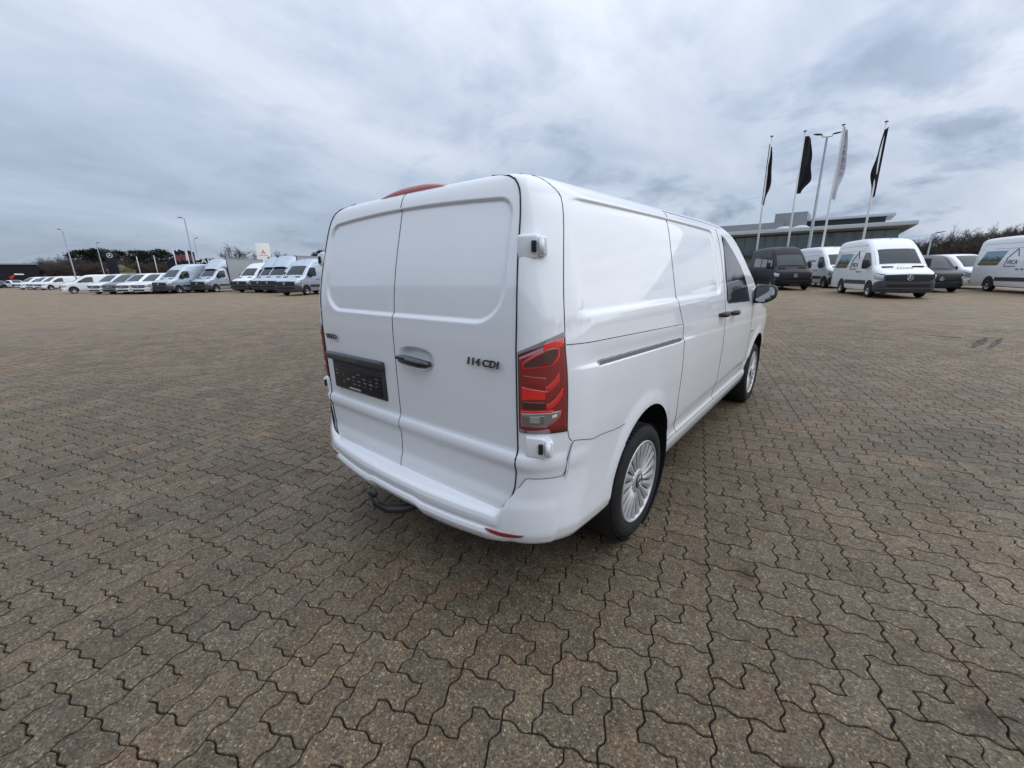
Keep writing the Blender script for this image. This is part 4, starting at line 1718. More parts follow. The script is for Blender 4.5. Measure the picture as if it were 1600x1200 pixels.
def make_sprinter(name, paint, cab_only=False, mid_strip=True, shift=0.0, bumper=GPLAST, grille=BPLAST, window_side=False, roof_text=None):
    sp = dict(SPR)
    if shift:
        # shorter rear body
        sp['prof'] = [(f if f < 4 else f + shift, z, w) for f, z, w in sp['prof']]
        sp['wb'] = 4.0 + shift * .85
    if cab_only:
        sp['prof'] = [p for p in SPR['prof'] if p[0] < 1.7] + [(1.95, 2.26, 1), (2.2, 2.33, 1), (2.55, 2.33, 1)]
    v = Veh(sp)
    root = empty(name)
    v.body(root, paint)
    v.top_strip(root, 'windscreen', BGGLASS, 1.02, 1.70, None)
    for sg in (1, -1):
        v.side_patch(root, 'side_window', GLASS, [(1.22, 1.43), (1.40, 1.72), (1.66, 1.98), (1.80, 2.03), (2.22, 2.03), (2.26, 1.96), (2.26, 1.46), (2.0, 1.36), (1.5, 1.37)], sg)
        v.side_patch(root, 'door_gap', GAP, [(2.36, .55), (2.375, .55), (2.375, 2.08), (2.36, 2.08)], sg, .002)
        v.side_patch(root, 'door_handle', BPLAST, [(2.12, 1.12), (2.30, 1.12), (2.30, 1.16), (2.12, 1.16)], sg, .03)
        if not cab_only:
            v.side_patch(root, 'door_handle', BPLAST, [(2.45, 1.12), (2.63, 1.12), (2.63, 1.16), (2.45, 1.16)], sg, .03)
            v.side_patch(root, 'panel_gap', GAP, [(3.72, .55), (3.735, .55), (3.735, 2.12), (3.72, 2.12)], sg, .002)
            v.side_patch(root, 'panel_gap', GAP, [(2.40, 2.12), (6.4 + shift, 2.12), (6.4 + shift, 2.132), (2.40, 2.132)], sg, .002)
            v.side_patch(root, 'roof_gutter', GAP, [(2.2, 2.36), (6.4 + shift, 2.36), (6.4 + shift, 2.372), (2.2, 2.372)], sg, .003)
            if mid_strip:
                v.side_patch(root, 'side_moulding', GPLAST, [(1.42, .58), (v.fo + v.wb - .42, .56), (v.fo + v.wb - .42, .74), (1.42, .76)], sg, .018)
        else:
            v.side_patch(root, 'side_moulding', GPLAST, [(1.42, .58), (2.5, .58), (2.5, .74), (1.42, .76)], sg, .018)
    v.nose_patch(root, 'front_bumper', bumper, -1, 1, lambda a: .24 + .04 * abs(2 * a - 1), lambda a: .66 + .16 * (1 - abs(2 * a - 1) ** 4), .012, .05, 40, 8)
    v.nose_patch(root, 'bumper_step', bumper, -.9, .9, lambda a: .40, lambda a: .45, .055, .02, 40, 3)
    v.nose_patch(root, 'grille', grille, -.58, .58, lambda a: .70 + .10 * abs(2 * a - 1) ** 3, lambda a: 1.045 - .02 * abs(2 * a - 1) ** 2, .035, .02, 20, 5)
    for z in (.79, .88, .97):
        v.nose_patch(root, 'grille_bar', GPLAST, -.53, .53, lambda a: z - .014, lambda a: z + .014, .062, .01, 16, 2)
    v.nose_patch(root, 'lower_intake', GAP, -.53, .53, lambda a: .50, lambda a: .62, .068, .0, 16, 2)
    for sg in (1, -1):
        v.nose_patch(root, 'headlight_bezel', GAP, sg * .595, sg * .985, lambda a: .815 + .03 * a, lambda a: 1.05 + .05 * a, .018, .018, 10, 4)
        v.nose_patch(root, 'headlight', HEADL, sg * .61, sg * .96, lambda a: .83 + .03 * a, lambda a: 1.03 + .05 * a, .022, .02, 10, 4)
        b = MB()
        b.box((sg * .55, v.fy - .75, 1.365 if not cab_only else 1.365), (.42, .10, .03), Matrix.Rotation(-.32, 3, 'X'), bev=.01)
        b.build('bonnet_vent', GAP, root)
    star(root, (0, v.fy + .105, .89), .10)
    b = MB()
    b.box((0, v.fy + .085, .335), (.52, .02, .11), bev=.004)
    b.build('plate_holder', BPLAST, root)
    v.mirrors(root, 1.42, 1.50, BPLAST, .24, .42)
    if not cab_only:
        b = MB()
        b.tube([(0, v.fy - 2.25, 2.48), (0, v.fy - 2.30, 2.55), (0, v.fy - 2.55, 2.80)], [.03, .012, .004], 6)
        b.build('roof_aerial', BPLAST, root)
        b = MB()
        b.box((0, v.fy - v.prof[-1][0] - .02, .46), (1.9, .16, .22), bev=.04)
        b.build('rear_bumper', GPLAST, root)
    b = MB()
    b.box((0, 0, .36), (1.6, v.wb + .8, .2))
    b.build('chassis', GAP, root)
    v.wheels(root, STEELW)
    return v, root


def make_vito(name, paint, sp=VIT, grille=BPLAST, bumper=None):
    v = Veh(sp)
    root = empty(name)
    v.body(root, paint)
    k = 0.0 if sp is VIT else .07
    v.top_strip(root, 'windscreen', BGGLASS, .98 if sp is VIT else .88, 1.86 if sp is VIT else 1.80, None)
    for sg in (1, -1):
        v.side_patch(root, 'side_window', GLASS, [(1.22, 1.14 + k), (1.55, 1.36 + k), (1.95, 1.60 + k), (2.15, 1.66 + k), (2.52, 1.67 + k), (2.56, 1.60 + k), (2.52, 1.14 + k), (2.0, 1.10 + k)], sg)
        v.side_patch(root, 'door_gap', GAP, [(2.62, .45), (2.635, .45), (2.635, 1.72), (2.62, 1.72)], sg, .002)
        v.side_patch(root, 'panel_gap', GAP, [(3.66, .45), (3.675, .45), (3.675, 1.72), (3.66, 1.72)], sg, .002)
        v.side_patch(root, 'door_handle', BPLAST, [(2.42, 1.02), (2.58, 1.02), (2.58, 1.06), (2.42, 1.06)], sg, .03)
        v.nose_patch(root, 'headlight', HEADL, sg * .62, sg * 1.0, lambda a: .67 + .07 * a, lambda a: .80 + .12 * a, .014, .015, 12, 4)
        v.nose_patch(root, 'headlight_bezel', GAP, sg * .60, sg * 1.0, lambda a: .65 + .07 * a, lambda a: .815 + .125 * a, .010, .014, 12, 4)
        v.nose_patch(root, 'fog_intake', GAP, sg * .64, sg * .97, lambda a: .36 + .02 * a, lambda a: .52 - .06 * a, .040, .004, 6, 2)
    v.nose_patch(root, 'front_bumper', bumper or paint, -1, 1, lambda a: .22 + .04 * abs(2 * a - 1), lambda a: .58, .010, .035, 36, 6)
    v.nose_patch(root, 'grille', grille, -.58, .58, lambda a: .56 + .05 * abs(2 * a - 1) ** 2, lambda a: .835, .038, .02, 18, 4)
    v.nose_patch(root, 'lower_intake', GAP, -.55, .55, lambda a: .30, lambda a: .44, .052, .0, 16, 2)
    for z in (.645, .725):
        v.nose_patch(root, 'grille_bar', CHROME if grille is BPLAST and bumper is None else GPLAST, -.50, .50, lambda a: z - .01, lambda a: z + .01, .056, .006, 14, 2)
    star(root, (0, v.fy + .10, .69), .085)
    v.mirrors(root, 1.50, 1.20, BPLAST, .18, .20)
    b = MB()
    b.box((0, 0, .33), (1.5, v.wb + .8, .18))
    b.build('chassis', GAP, root)
    v.wheels(root, STEELW)
    return v, root


def make_box_truck(name, paint):
    v, root = make_sprinter(name, paint, cab_only=True)
    # cargo box
    b = MB()
    y1, y0 = v.fy - 2.62, v.fy - 6.9
    b.box((0, (y0 + y1) / 2, 2.02), (2.14, y1 - y0, 2.24))
    b.build('cargo_box', BOXW, root)
    for x in (-1.075, 1.075):
        for yy in (y1, y0):
            b = MB()
            b.box((x, yy, 2.02), (.05, .06, 2.28), bev=.01)
            b.build('box_frame', GALV, root)
        for z in (.90, 3.14):
            b = MB()
            b.box((x, (y0 + y1) / 2, z), (.045, y1 - y0, .06), bev=.01)
            b.build('box_frame', GALV, root)
    b = MB()
    b.box((0, y1 + .02, 2.02), (2.18, .05, 2.3))
    b.build('box_bulkhead', GPLAST, root)
    # wind deflector on the cab roof
    n = 7
    vs, fs = [], []
    for i in range(n):
        t = i / (n - 1)
        y = v.fy - 1.55 - 1.02 * t
        z = 2.22 + .95 * t ** .85
        hw = .80 + .22 * t
        for x in np.linspace(-1, 1, 9):
            vs.append((x * hw, y, z - .10 * abs(x) ** 5))
        vs.append((hw, v.fy - 2.56, 2.28 + .0 * t))
        vs.append((-hw, v.fy - 2.56, 2.28))
    k = 11
    for i in range(n - 1):
        for j in range(8):
            fs.append((i * k + j, i * k + j + 1, (i + 1) * k + j + 1, (i + 1) * k + j))
        fs.append((i * k + 8, i * k + 9, (i + 1) * k + 9, (i + 1) * k + 8))
        fs.append((i * k, i * k + 10, (i + 1) * k + 10, (i + 1) * k))
    b = MB()
    b.add(vs, fs, True)
    b.build('wind_deflector', paint, root)
    b = MB()
    b.box((0, -.9, .62), (.9, 4.4, .2))
    b.build('chassis', GAP, root)
    return v, root


def make_car(name, paint):
    v = Veh(CAR)
    root = empty(name)
    v.body(root, paint)
    v.top_strip(root, 'windscreen', BGGLASS, 1.12, 2.02, None)
    v.top_strip(root, 'rear_window', BGGLASS, 3.42, 3.95, None)
    for sg in (1, -1):
        v.side_patch(root, 'side_window', GLASS, [(1.45, .97), (1.75, 1.20), (2.1, 1.34), (2.4, 1.37), (2.42, .96)], sg, .012)
        v.side_patch(root, 'side_window', GLASS, [(2.48, .96), (2.46, 1.37), (2.9, 1.36), (3.25, 1.29), (3.55, 1.10), (3.5, .98)], sg, .012)
        v.nose_patch(root, 'headlight', HEADL, sg * .62, sg * 1.0, lambda a: .58 + .05 * a, lambda a: .68 + .08 * a, .012, .01, 8, 3)
        b = MB()
        b.box((sg * .70, v.fy - 4.30, .78), (.30, .06, .14), bev=.02)
        b.build('tail_light', LREDB, root)
    v.nose_patch(root, 'grille', BPLAST, -.55, .55, lambda a: .44, lambda a: .66, .02, .02, 12, 3)
    v.nose_patch(root, 'front_bumper', paint, -1, 1, lambda a: .20, lambda a: .42, .01, .03, 24, 4)
    v.mirrors(root, 1.55, 1.0, BPLAST, .16, .14)
    b = MB()
    b.box((0, 0, .28), (1.4, v.wb + .8, .14))
    b.build('chassis', GAP, root)
    v.wheels(root, STEELW)
    return v, root


PAINTS = {WHITE.name, BGWHITE.name, SILVER.name, GREYP.name, BLACKP.name, DKGREYP.name, BLUEP.name}


def repaint(o, m):
    for ch in KIDS.get(o.name, []):
        pass


def put(proto, loc, heading, label, cat, group=None, paint=None, first=False, anchor=None):
    """stand a copy of proto so that its anchor wheel (front left or right) touches loc; heading in degrees from +X"""
    v, root = proto
    if first:
        o = root
        kids = [c for c in bpy.data.objects if c.parent == root]
    else:
        o = root.copy()
        C.objects.link(o)
        kids = []
        for c in KIDS.get(root.name, []):
            n = c.copy()
            C.objects.link(n)
            n.parent = o
            kids.append(n)
            for g in KIDS.get(c.name, []):
                h = g.copy()
                C.objects.link(h)
                h.parent = n
    rz = R_(heading - 90)
    ax = {'L': -v.W / 2, 'R': v.W / 2, 'C': 0}[anchor[0]] if anchor else 0
    ay = {'f': v.wb / 2, 'r': -v.wb / 2, 'n': v.fy, 'c': 0}[anchor[1]] if anchor else 0
    ox = ax * math.cos(rz) - ay * math.sin(rz)
    oy = ax * math.sin(rz) + ay * math.cos(rz)
    o.location = (loc[0] - ox, loc[1] - oy, 0)
    o.rotation_euler = (0, 0, rz)
    if paint is not None:
        for n in kids:
            if n.data and n.data.materials and n.data.materials[0].name in PAINTS:
                n.material_slots[0].link = 'OBJECT'
                n.material_slots[0].material = paint
    for k_ in ('label', 'category', 'group'):
        if k_ in o:
            del o[k_]
    tag(o, label, cat, group)
    return o


G_L, G_R = 'vans and trucks parked in a row across the lot', 'vans parked under the flagpoles'
# right-hand group
sprW = make_sprinter('passenger_van', BGWHITE, shift=-.8)
sv, sr = sprW
for (f0, f1, zz0, zz1) in ((3.62, 5.42, 1.32, 2.02),):
    o = sv.side_patch(sr, 'printed_picture', PICT, [(f1 + .15, zz0), (f1 - .25, zz1), (f0, zz1), (f0 + .38, zz0)], 1, .010)


def side_text(v, root, name, body, f, z, size, m, sx=1.0):
    x = v.x_at(f, z) + .010
    x2 = v.x_at(f, z + .2) + .010
    M = frame_m((x, v.fy - f, z), (0, 1, 0), (x2 - x, 0, .2))
    return text_part(name, body, size, m, root, M, .003, 0, sx)


side_text(sv, sr, 'lettering', 'VICA', 3.02, 1.46, .30, PRINTK, 1.0)
b = MB()
hp = [(3.47, 1.30), (3.45, 1.66), (2.95, 2.10), (2.74, 1.74)]
b.tube([(sv.x_at(f, z) + .012, sv.fy - f, z) for f, z in hp], .016, 4)
b.build('house_logo', PRINTK, sr)
for i, (f0_, f1_) in enumerate(((3.50, 3.36), (3.30, 3.12), (3.08, 2.93), (2.89, 2.72))):
    b = MB()
    b.tube([(sv.x_at(f0_, 1.27) + .012, sv.fy - f0_, 1.27), (sv.x_at(f1_, 1.27) + .012, sv.fy - f1_, 1.27)], .016, 4)
    b.build('logo_line', PRINTK, sr)
text_part('bonnet_lettering', 'Gima', .20, PRINTG, sr, frame_m((0, sv.fy - .52, 1.305), (-1, 0, 0), (0, -.5, .87)), .004, 0, 1.3)
index_kids()
put(sprW, (2.12, 24.6), -70.5, 'white high roof passenger van with a house logo, nose turned towards the white panel van', 'van', G_R, first=True, anchor='Rf')
put(sprW, (6.95, 31.6), -72, 'white high roof van with a house logo, cut off by the right picture edge', 'van', G_R, anchor='Rr')
sprK = make_sprinter('delivery_van', BLACKP, bumper=BLACKP, mid_strip=False)
for sg in (1, -1):
    sprK[0].side_patch(sprK[1], 'side_window', GLASS, [(2.5, 1.42), (2.5, 2.0), (3.6, 2.02), (3.6, 1.42)], sg, .008)
    sprK[0].side_patch(sprK[1], 'side_window', GLASS, [(3.8, 1.42), (3.8, 2.02), (5.4, 2.02), (5.4, 1.42)], sg, .008)
put(sprK, (-1.75, 31.0), -66, 'glossy black high roof van facing the lot beneath the leftmost tall flags', 'van', G_R, first=True, anchor='Cf')
sprT = make_sprinter('delivery_van', BGWHITE, shift=-.5)
tv, trt = sprT
side_text(tv, trt, 'lettering', 'Autotrimmer', 3.15, 1.78, .21, PRINTK, 1.0)
side_text(tv, trt, 'lettering', 'montage', 3.25, 1.50, .16, PRINTK, 1.0)
index_kids()
put(sprT, (-.10, 34.0), -62, 'white high roof van with dark side lettering, beside the black van', 'van', G_R, first=True, anchor='Rf')
vitD = make_vito('delivery_van', DKGREYP, bumper=DKGREYP)
put(vitD, (4.75, 30.6), -74, 'dark grey low roof van tucked behind the nose of the white house logo van', 'van', G_R, first=True, anchor='Cf')
trf = make_vito('delivery_van', BGWHITE, TRF)
put(trf, (6.15, 34.6), -58, 'plain white low roof van between the dark grey van and the right edge', 'van', G_R, first=True, anchor='Rf')

# left-hand row
sprS = make_sprinter('delivery_van', SILVER, shift=-1.0)
index_kids()
put(sprS, (-30.5, 13.55), -66, 'silver high roof van next to the left edge of the big white van', 'van', G_L, first=True, anchor='Lf')
put(sprS, (-26.6, 15.9), -66, 'white van nose just showing behind the rear hinge of the big white van', 'van', G_L, BGWHITE, anchor='Lf')
put(sprS, (-48.1, 9.6), -66, 'silver high roof van between the low white vans and the box trucks', 'van', G_L, anchor='Lf')
bx = make_box_truck('box_truck', SILVER)
index_kids()
G_T = 'silver box trucks in the parked row'
put(bx, (-46.6, 12.2), -66, 'silver box truck with its long grey cargo side fully in view', 'truck', G_T, first=True, anchor='Lf')
put(bx, (-39.3, 14.9), -66, 'silver box truck directly below the white pylon sign', 'truck', G_T, anchor='Lf')
put(bx, (-37.2, 14.9), -66, 'silver box truck squeezed behind the silver high roof van', 'truck', G_T, anchor='Lf')
put(bx, (-37.5, 19.0), -66, 'box truck at the back with only its roof edge showing above the silver van', 'truck', G_T, anchor='Lf')
spW2 = put(sprS, (-41.6, 14.1), -66, 'white van with a black grille wedged between two box trucks', 'van', G_L, BGWHITE, anchor='Lf')
vitW = make_vito('delivery_van', BGWHITE)
index_kids()
put(vitW, (-62.5, 3.75), -92, 'low white van standing side on at the open end of the row', 'van', G_L, first=True, anchor='Lf')
put(vitW, (-55.7, 5.9), -62, 'low white van hidden most by the slate grey van beside it', 'van', G_L, anchor='Lf')
put(vitW, (-53.6, 6.7), -62, 'slate grey low van in the row of low white vans', 'van', G_L, GREYP, anchor='Lf')
put(vitW, (-51.6, 7.4), -62, 'low white van just right of the slate grey van', 'van', G_L, anchor='Lf')
put(vitW, (-49.9, 8.3), -62, 'low white van next to the silver high roof van\'s black bumper', 'van', G_L, anchor='Lf')
put(sprS, (-57.0, 12.2), -160, 'white high roof van standing behind the low white vans, only its roof showing', 'van', G_L, BGWHITE, anchor='Cc')
put(vitW, (-100.0, 1.85), -66, 'white van at the far end of the lot, first beside the lone hatchback', 'van', G_L, anchor='Lf')
put(vitW, (-96.0, 3.0), -66, 'white van at the far end of the lot, middle one of its trio', 'van', G_L, anchor='Lf')
put(vitW, (-90.0, 3.6), -66, 'white van at the far end of the lot, nearest the side on white van', 'van', G_L, anchor='Lf')
put(vitW, (-88.0, 9.0), -150, 'white van seen as a roof behind the far trio of white vans', 'van', G_L, anchor='Cc')
put(vitD, (-76.0, 9.2), -92, 'dark van with a row of windows showing above the side on white van', 'van', G_L, paint=GREYP, anchor='Cc')
car = make_car('parked_car', BGWHITE)
index_kids()
G_C = 'cars parked at the edges of the lot'
put(car, (-125.0, .9), 20, 'white hatchback seen from behind near the far dark building', 'car', G_C, first=True, anchor='Cc')
put(car, (-128.0, -1.2), 25, 'dark car cut by the left picture edge in front of the far dark building', 'car', G_C, DKGREYP, anchor='Cc')
put(car, (-7.0, 36.0), -70, 'navy blue car behind the big white van\'s wing mirror', 'car', G_C, BLUEP, anchor='Cc')
put(car, (-9.5, 42.0), -70, 'grey car behind the navy blue car under the flags', 'car', G_C, GREYP, anchor='Cc')
gv = mesh_np('grass_verge', [(-14, 38.6, .01), (13, 38.6, .01), (13, 46.6, .01), (-14, 46.6, .01)], [(0, 1, 2, 3)], mat('verge_grass', (.06, .075, .03), .9, noise=.35, nscale=1.5), None, False)
tag(gv, 'strip of short grass under the tall flagpoles', kind='structure')
# cars on the raised strip behind the right-hand vans
bank = MB()
bank.box((14, 58, .30), (44, 22, .66))
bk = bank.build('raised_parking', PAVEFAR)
tag(bk, 'low raised parking strip behind the vans on the right', kind='structure')
for i, (x_, y_, h_, lb, pt, pr) in enumerate((
        (7.9, 52.0, -150, 'dark estate car on the raised strip, left of the two white van roofs', DKGREYP, car),
        (9.7, 51.0, -155, 'dark green black car on the raised strip below the bare sapling', BLACKP, car),
        (12.2, 49.5, -150, 'pale silver car on the raised strip beside the van at the right edge', SILVER, car),
        (13.6, 58.0, -150, 'white van on the raised strip, left of two at the back', None, vitW),
        (16.6, 58.0, -150, 'white van on the raised strip, right of two at the back', None, vitW))):
    o = put(pr, (x_, y_), h_, lb, 'car' if pr is car else 'van', 'vehicles on the raised strip', pt, anchor='Cc')
    o.location.z = .63

# ------------------------------------------------------------------ lamp posts, flagpoles, signs
def cam_at(u, v, dist):
    """point at a horizontal distance from the camera in the direction of a picture position (used to read off where things stand)"""
    d = _f + (u - 800) / FPX * _r2 - (v - 600) / FPX * _u2
    k = dist / math.hypot(d.x, d.y)
    return CAM + d * k


def lamp_post(loc, h, rz, label, arms=1, dark=True):
    r = empty('street_lamp', (*loc, 0), rz)
    b = MB()
    b.tube([(0, 0, 0), (0, 0, 1.0), (0, 0, h)], [.11, .095, .055], 10)
    b.build('pole', GALV, r)
    for s in ((1, -1) if arms == 2 else (1,)):
        b = MB()
        b.tube([(0, 0, h - .02), (s * .24, 0, h + .0), (s * .26, 0, h + .13), (s * .30, 0, h + .17)] if arms == 2 else [(0, 0, h - .03), (s * .18, 0, h + .10), (s * .38, 0, h + .13)], .03, 6)
        b.build('arm', GALV, r)
        b = MB()
        x0 = .26 if arms == 2 else .30
        z0 = h + .15 if arms == 2 else h + .12
        kx = .48 if arms == 2 else .9
        pr = [(x0, .05, .03), (x0 + .15 * kx, .11, .05), (x0 + .45 * kx, .13, .055), (x0 + .75 * kx, .10, .04), (x0 + .92 * kx, .03, .02)]
        vs, fs = [], []
        for i, (x, w, t) in enumerate(pr):
            zc_ = z0 + .16 * (x - x0)
            for k in range(8):
                a = 2 * math.pi * k / 8
                vs.append((s * x, w * math.cos(a), zc_ + t * math.sin(a)))
        for i in range(len(pr) - 1):
            for k in range(8):
                fs.append((i * 8 + k, i * 8 + (k + 1) % 8, (i + 1) * 8 + (k + 1) % 8, (i + 1) * 8 + k))
        fs += [tuple(range(8)), tuple(range(32, 40))]
        b.add(vs, fs, True)
        b.build('lamp_head', GPLAST, r)
    if arms == 2:
        r.scale = (1.25, 1.25, 1)
    tag(r, label, 'street lamp', 'lamp posts around the lot')
    return r


p = cam_at(1293, 211, 40)
lamp_post((p.x, p.y), p.z - .1, R_(25), 'tall grey lamp post with two dark heads standing between the flagpoles', 2)
for u, v, d, lb, rz in ((97, 360, 88, 'leaning looking grey lamp post above the side on white van', 200), (288, 342, 64, 'tallest lamp post on the left, between the red flags and the box truck', 200), (150, 381, 118, 'faint lamp post in front of the dark pines beside the navy pylon', 20), (303, 374, 100, 'thin lamp post just behind the tallest lamp post on the left', 20), (1457, 366, 62, 'pale lamp post in front of the bare trees right of the glass building', 30)):
    p = cam_at(u, v, d)
    lamp_post((p.x, p.y), p.z, R_(rz), lb)


def flag_mesh(root, m, L_, W0, seed, ang, gather=.35, name='flag', x0=.05):
    # hanging banner: attached along the pole, cloth folded together by slack wind
    nu, nv = 10, 30
    rg = random.Random(seed)
    ph = rg.uniform(0, 6)
    vs = []
    for i in range(nv + 1):
        t = i / nv
        w = (1 + .22 * math.sin(t * 12 + ph) * t) * W0 * (.35 + .65 * math.sin(min(1, t * 1.25 + .12) * math.pi * .62)) * (1 - .55 * max(0, t - .72) / .28)
        for j in range(nu + 1):
            s = j / nu
            fold = .16 * s * math.sin(s * 9 + ph + t * 4) + .10 * math.sin(t * 10 + ph) * s
            x = s * w * (1 - gather * .4)
            z = -t * L_ - s * w * .55 * (1 - t * .4) + .05 * math.sin(3 * s + ph)
            vs.append((x0 * math.cos(ang) + x * math.cos(ang) - fold * math.sin(ang), x * math.sin(ang) + fold * math.cos(ang), z))
    k = nu + 1
    fs = [(i * k + j, i * k + j + 1, (i + 1) * k + j + 1, (i + 1) * k + j) for i in range(nv) for j in range(nu)]
    n0 = len(vs)
    vs2 = [(x - .004 * math.sin(ang), y + .004 * math.cos(ang), z) for x, y, z in vs]
    b = MB()
    b.add(vs + vs2, fs + [tuple(n0 + q for q in f[::-1]) for f in fs], True)
    return b.build(name, m, root), vs, k


def flagpole(u0, v0, d, m, label, flen, fw, seed, ang, lettering=None, fz=.35, x0=.05):
    p = cam_at(u0, v0, d)
    r = empty('flagpole', (p.x, p.y, 0))
    h = p.z
    b = MB()
    b.tube([(0, 0, 0), (0, 0, h * .5), (0, 0, h)], [.085, .07, .04], 10)
    b.build('pole', POLEW, r)
    b = MB()
    b.lathe([(.0, h + .10), (.05, h + .09), (.12, h + .05), (.12, h + .03), (.03, h + .01), (.03, h - .05)], 14, 'Z')
    b.build('pole_cap', GPLAST, r)
    f, vs, k = flag_mesh(r, m, flen, fw, seed, ang, x0=x0)
    f.location = (0, 0, h - fz)
    if lettering:
        for i in range(9):
            t = .26 + .05 * i
            a = vs[int(t * 30) * k + 5]
            c = vs[int(t * 30) * k + 8]
            bb = MB()
            mid = (Vector(a) + Vector(c)) / 2
            for off in (-.012, .016):
                bb.tube([Vector(a) + Vector((0, off, 0)), mid + Vector((0, off, .01 * (i % 3))), Vector(c) + Vector((0, off, 0))], .018, 4)
            o = bb.build('flag_lettering', lettering, f)
    tag(r, label, 'flagpole', 'white flagpoles in front of the glass building')
    return r


# which way 'right in the picture' points at the flags, for the drape of the cloth
flagpole(1206, 214, 40, FLAGK, 'white flagpole with a narrow black flag, furthest left of the four tall ones', 4.2, .48, 1, R_(12), None, .50, -.10)
flagpole(1258, 206, 40, FLAGK, 'white flagpole with the fullest black flag, next to the two headed lamp post', 3.9, .82, 2, R_(8), None, .25)
flagpole(1318, 196, 40, FLAGW, 'white flagpole with the pale lettered flag', 4.7, .55, 3, R_(14), PRINTG, .10)
flagpole(1385, 191, 41, FLAGK, 'white flagpole with a black flag rolled round the pole above the house logo van', 4.4, .50, 4, R_(172), None, .35, -.18)

# left: small poles with red and navy flags
for i, (u, v, d, full) in enumerate(((270, 389, 84, .7), (276, 388, 85, 1), (291, 389.5, 85, 1))):
    p = cam_at(u, v, d)
    r = empty('banner_pole', (p.x, p.y, 0))
    b = MB()
    b.tube([(0, 0, 0), (0, 0, p.z)], [.09, .05], 8)
    b.build('pole', POLEW, r)
    rz = R_(75)
    for nm, m, z0, z1 in (('banner', SIGNB, .0, .6), ('banner', FLAGR, .6, 1.5), ('banner', SIGNB, 1.5, 2.5)):
        vs = []
        for sgn_ in (0, 1):
            for t in np.linspace(0, 1, 6):
                for z in (z0, z1):
                    w = .85 * full
                    x = .06 + t * w
                    yy = .07 * math.sin(t * 6) + .01 * sgn_
                    vs.append((x * math.cos(rz) - yy * math.sin(rz), x * math.sin(rz) + yy * math.cos(rz), p.z - .1 - z - .35 * t))
        fs = []
        for s in (0, 12):
            for t in range(5):
                fs.append((s + 2 * t, s + 2 * t + 1, s + 2 * t + 3, s + 2 * t + 2))
        bb = MB()
        bb.add(vs, fs, True)
        bb.build(nm, m, r)
    tag(r, ['slim pole with a red and navy banner, partly covered by the next banner', 'pole with a wide red and navy banner, middle of the three on the left', 'pole with a red and navy banner standing apart beside the tallest left lamp post'][i], 'banner pole', 'red and navy banners on the left')
for i, (u, v, d, lb) in enumerate(((213, 401, 95, 'short white pole before the brown trees, left of two'), (240, 399, 95, 'short white pole before the brown trees, above the high white van roof'))):
    p = cam_at(u, v, d)
    b = MB()
    b.tube([(p.x, p.y, 0), (p.x, p.y, p.z)], [.07, .05], 8)
    tag(b.build('white_pole', POLEW), lb, 'pole', 'short white poles on the left')

# white pylon sign with the three-diamond mark
p = cam_at(409, 380, 84)
r = empty('pylon_sign', (p.x, p.y, 0))
fd = (CAM - p)
fd.z = 0
fd.normalize()
rt_ = Vector((-fd.y, fd.x, 0))
b = MB()
Mx = Matrix(((rt_.x, -fd.x, 0, 0), (rt_.y, -fd.y, 0, 0), (0, 0, 1, 0), (0, 0, 0, 1)))
hh = p.z
b.box((0, 0, hh / 2), (2.05, .45, hh), bev=.02)
o = b.build('sign_panel', SIGNW, r)
for k in range(3):
    a = math.pi / 2 + k * 2.0944
    ax_ = Vector((math.cos(a), math.sin(a)))
    pp = Vector((-ax_.y, ax_.x))
    L2 = .36
    poly = [(0, 0), tuple(ax_ * L2 * .5 + pp * L2 * .29), tuple(ax_ * L2), tuple(ax_ * L2 * .5 - pp * L2 * .29)]
    bb = MB()
    bb.prism(poly, 0, .02, frame_m((0, -.226, hh - 1.42), (1, 0, 0), (0, 0, 1)))
    bb.build('diamond_mark', REDSIGN, r)
text_part('sign_lettering', 'MITSUBISHI', .25, PRINTK, r, frame_m((0, -.23, hh - 1.95), (1, 0, 0), (0, 0, 1)), .004, 0, .9)
r.rotation_euler = (0, 0, math.atan2(rt_.y, rt_.x))
tag(r, 'white pylon sign with a red three diamond mark above the box trucks', 'sign')

# navy pylon with a ringed star
p = cam_at(167, 394, 140)
r = empty('pylon_sign', (p.x, p.y, 0), 0)
fd = (CAM - p)
fd.z = 0
fd.normalize()
rt_ = Vector((-fd.y, fd.x, 0))
r.rotation_euler = (0, 0, math.atan2(rt_.y, rt_.x))
b = MB()
b.box((.35, 0, p.z / 2), (1.9, .6, p.z), bev=.03)
b.build('sign_panel', SIGNB, r)
st = star(r, (0, 0, 0), .50, SIGNW)
st.rotation_euler = (0, 0, math.pi)
st.location = (.30, -.36, p.z - .75)
tag(r, 'dark navy pylon with a white ringed star before the pines', 'sign')

# CAR lettering on a low dark building
p = cam_at(317, 404.5, 92)
r = empty('car_dealer_building', (p.x, p.y, 0), 0)
fd = (CAM - p)
fd.z = 0
fd.normalize()
rt_ = Vector((-fd.y, fd.x, 0))
r.rotation_euler = (0, 0, math.atan2(rt_.y, rt_.x))
b = MB()
b.box((3, 4, 2.1), (16, 8, 4.2))
b.build('wall', DKCLAD, r)
text_part('roof_lettering', 'CAR', 1.15, SIGNW, r, frame_m((0, -.1, p.z - .4), (1, 0, 0), (0, 0, 1)), .06, 0, 1.1)
tag(r, 'low dark building with white CAR letters on its roof behind the box truck', 'building')

